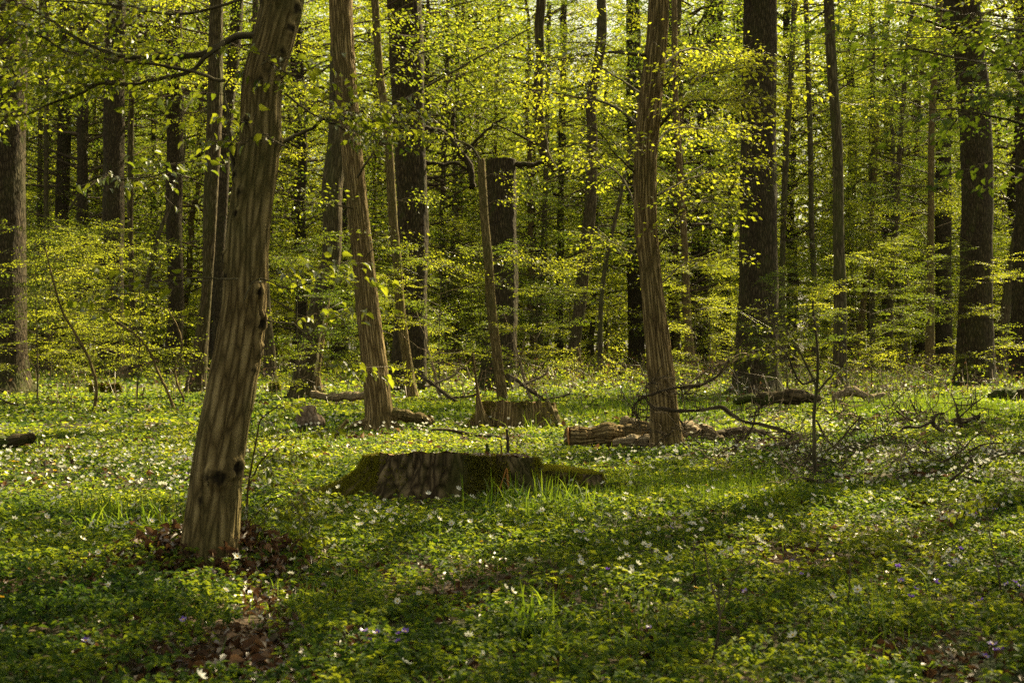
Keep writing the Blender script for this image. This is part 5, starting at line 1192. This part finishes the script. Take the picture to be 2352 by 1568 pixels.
def flower_meshes(kind, seed):
    r = np.random.default_rng(seed)
    if kind == 'white': top, nrm, V, T = flower_geo(r, int(r.choice([6, 6, 7, 8])), .0160, .12, .42, 1.15, .5)
    elif kind == 'yellow': top, nrm, V, T = flower_geo(r, 8, .014, .11, .3, .6, .45)
    else:
        top, nrm, V, T = flower_geo(r, 5, .013, .10, .5, 1.2, .7)
    g = Geo(); S = resample(np.array([[0, 0, 0], [.006, .003, top[2] * .6], top]), 6)
    g.tube(S, np.full(6, .0011), 4, 0, cap=False, tint=.3)
    m = 9 if kind == 'white' else 4
    a = r.uniform(0, 6.28, m); P = np.tile([.005, .003, top[2] * (.68 if kind == 'white' else .3)], (m, 1)); d = np.stack([np.cos(a), np.sin(a), r.uniform(-.4, .3, m)], -1)
    Vl, Tl, tl_ = leaves(P, d, np.tile([0, 0, 1.], (m, 1)) + r.normal(0, .3, (m, 3)), r.uniform(.022, .04, m), wid=.5, fold=.15, tint=.5)
    g.add(Vl, None, Tl, None, tl_, 0)
    stem = g.mesh('plant', [M['cover']], smooth=False)
    b = Geo(); b.add(V, None, T, None, np.full(len(V), r.uniform(0, 1)), 0)
    n = 7; a = np.linspace(0, 6.28, n, endpoint=False); t1 = np.cross(nrm, [0.3, .9, .1]); t1 /= np.linalg.norm(t1); t2 = np.cross(nrm, t1)
    rc = .0045; ring = top + nrm * .003 + rc * (np.cos(a)[:, None] * t1 + np.sin(a)[:, None] * t2)
    b.add(np.vstack([ring, [top + nrm * .006]]), None, np.stack([np.arange(n), (np.arange(n) + 1) % n, np.full(n, n)], -1), None, .5, 1)
    return stem, b.mesh('blossom', [M[{'white': 'petal', 'yellow': 'yellow', 'violet': 'violet'}[kind]], M['yellow']], smooth=False), (V, T)
FD = [(170, 1060, 260, 50, 1.15), (430, 1100, 140, 60, .9), (250, 1010, 260, 25, .6), (950, 1005, 260, 26, .9), (620, 1020, 60, 40, .5), (1120, 1010, 200, 22, .5), (1450, 1070, 200, 26, .45), (2020, 1085, 260, 40, 1.3), (2250, 1100, 120, 45, 1.1), (1900, 1005, 260, 30, .6),
      (1850, 1230, 240, 50, .42), (2200, 1220, 170, 60, .4), (1680, 1290, 200, 45, .35), (200, 1120, 200, 30, .5), (1100, 1240, 300, 45, .42), (880, 1260, 130, 60, .4), (1450, 1290, 200, 60, .3), (900, 1140, 150, 25, .4), (230, 1265, 160, 22, .35), (100, 1160, 150, 40, .3), (2130, 1300, 150, 25, .35), (300, 925, 300, 14, .4), (1250, 915, 700, 12, .45), (2000, 930, 300, 16, .3), (1600, 1420, 700, 60, .10), (800, 1420, 700, 80, .07)]
r = np.random.default_rng(81)
cand = []
for y0, y1, n in [(3.0, 6, 1100), (6, 9, 3000), (9, 13, 4600), (13, 20, 6500), (20, 36, 9000)]:
    x, y = area_points(r, n, y0, y1, .42, .4); px, py = pix(x, y)
    w = .05 + .56 * blobs(px, py, FD)
    if y0 > 12: w = w * .62
    k = (w * (1 + .6 * vnoise(x * 1.7, y * 1.7, seed=91)) * (1.0 if y0 < 13 else .6) > r.uniform(0, 1.25, len(x))) & outside(x, y)
    cand.append(np.stack([x[k], y[k]], -1))
C = np.vstack(cand)
px, py = pix(C[:, 0], C[:, 1]); inview = (px > -10) & (px < 2362) & (py < 1600)
order = np.argsort(np.where(inview, C[:, 1], 1e3 + C[:, 1]))
near, rest = C[order[:298]], C[order[298:]]
WH = [flower_meshes('white', 700 + i) for i in range(8)]
def put_flowers(pts, protos, name, label, group, smin=.8, smax=1.25, lift=0.0):
    for i, (x, y) in enumerate(pts):
        st, bl, _ = protos[i % len(protos)]
        px_, py_ = pix(x, y); lab_ = label + (' at the very front, ' if py_ > 1330 else (' in the foreground, ' if py_ > 1200 else ' level with the big stump, ')) + ('left of the big leaning hornbeam' if px_ < 485 else ('between the big hornbeam and the stump' if px_ < 850 else ('below the big stump' if px_ < 1300 else ('below the ribbed hornbeam and logs' if px_ < 1750 else 'in the right-hand part'))))
        o = link(name, st, None, lab_, 'flower', group, loc=(x, y, float(gz(x, y)) + lift)); o.rotation_euler = (0, 0, r.uniform(0, 6.28)); o.scale = (r.uniform(smin, smax),) * 3
        link('blossom', bl, o)
put_flowers(near, WH, 'wood_anemone', 'white star-shaped anemone', 'white wood anemones in the foreground')
vs, ts, tis, off = [], [], [], 0
for i, (_, _, (V, T)) in enumerate(WH):
    q = rest[i::8]; a = r.uniform(0, 6.28, len(q)); s_ = r.uniform(.8, 1.3, len(q)) * (1 + np.clip(q[:, 1] - 12, 0, 30) / 30)
    c, s = np.cos(a)[:, None], np.sin(a)[:, None]
    x = (V[None, :, 0] * c - V[None, :, 1] * s) * s_[:, None] + q[:, :1]; y = (V[None, :, 0] * s + V[None, :, 1] * c) * s_[:, None] + q[:, 1:]
    z = V[None, :, 2] * np.minimum(s_, 1.3)[:, None] + gz(q[:, 0], q[:, 1])[:, None] + np.clip(q[:, 1:] - 14, 0, 10) * .006
    P = np.stack([x, y, z], -1).reshape(-1, 3); vs.append(P); ts.append((np.arange(len(q))[:, None, None] * len(V) + T[None]).reshape(-1, 3) + off); tis.append(np.full(len(P), .5)); off += len(P)
join('wood_anemones', [(np.vstack(vs), np.vstack(ts), np.concatenate(tis), 0)], [M['petal']], 'countless small white anemone flowers spread over the farther carpet', 'flowers')
def at_pix(lst):
    out = []
    for px_, py_ in lst:
        D = depth_of(px_, py_ + 8); out.append(((px_ - CX) / F * D, D))
    return out
vi = b3((2150, 910), (1890, 880), (1960, 915), (1480, 940), (1740, 1000), (1500, 1050), (1590, 1060), (1730, 1050), (1460, 1190), (1560, 1170), (1660, 1165), (2240, 1040), (2310, 1075), (2270, 1010), (2030, 1170), (2070, 1170), (1990, 1160), (820, 945), (780, 870), (460, 1090), (2120, 1545), (2160, 1530), (2210, 1545), (2000, 500), (2140, 505), (1820, 905), (2060, 1555), (1895, 790)) + \
     [(781 + x * .3381, 1038 + y * .3381) for x, y in ((160, 1440), (270, 1440), (415, 1410), (410, 1460), (2100, 1360), (1815, 945), (1665, 655), (2235, 625), (1078, 290), (430, 1430), (175, 1455))] + b1((1255, 1300), (1000, 670), (1265, 220), (585, 1460))
put_flowers(at_pix(vi), [flower_meshes('violet', 800 + i) for i in range(4)], 'wood_violet', 'small purple violet', 'purple violets in the foreground', .9, 1.3)
ye = b1((150, 430), (760, 140), (1050, 140), (1120, 120), (660, 150), (900, 100), (300, 110), (500, 90), (1230, 200), (265, 230), (410, 60), (180, 1310), (15, 1185)) + b3((1265, 680), (1280, 690), (890, 520), (170, 300), (1210, 400), (1800, 750), (1070, 910), (100, 1060), (1015, 625), (1130, 370), (1520, 1075)) + \
     [(781 + x * .3381, 1038 + y * .3381) for x, y in ((290, 970), (490, 510), (410, 545), (120, 550), (965, 700), (1550, 1060), (1140, 1170), (1095, 1125), (15, 490), (1385, 700))] + [(r.uniform(20, 420), r.uniform(1040, 1130)) for _ in range(40)] + [(r.uniform(600, 860), r.uniform(1010, 1090)) for _ in range(20)]
put_flowers(at_pix(ye), [flower_meshes('yellow', 820 + i) for i in range(4)], 'yellow_anemone', 'small yellow flower', 'yellow flowers in the carpet', .8, 1.2)
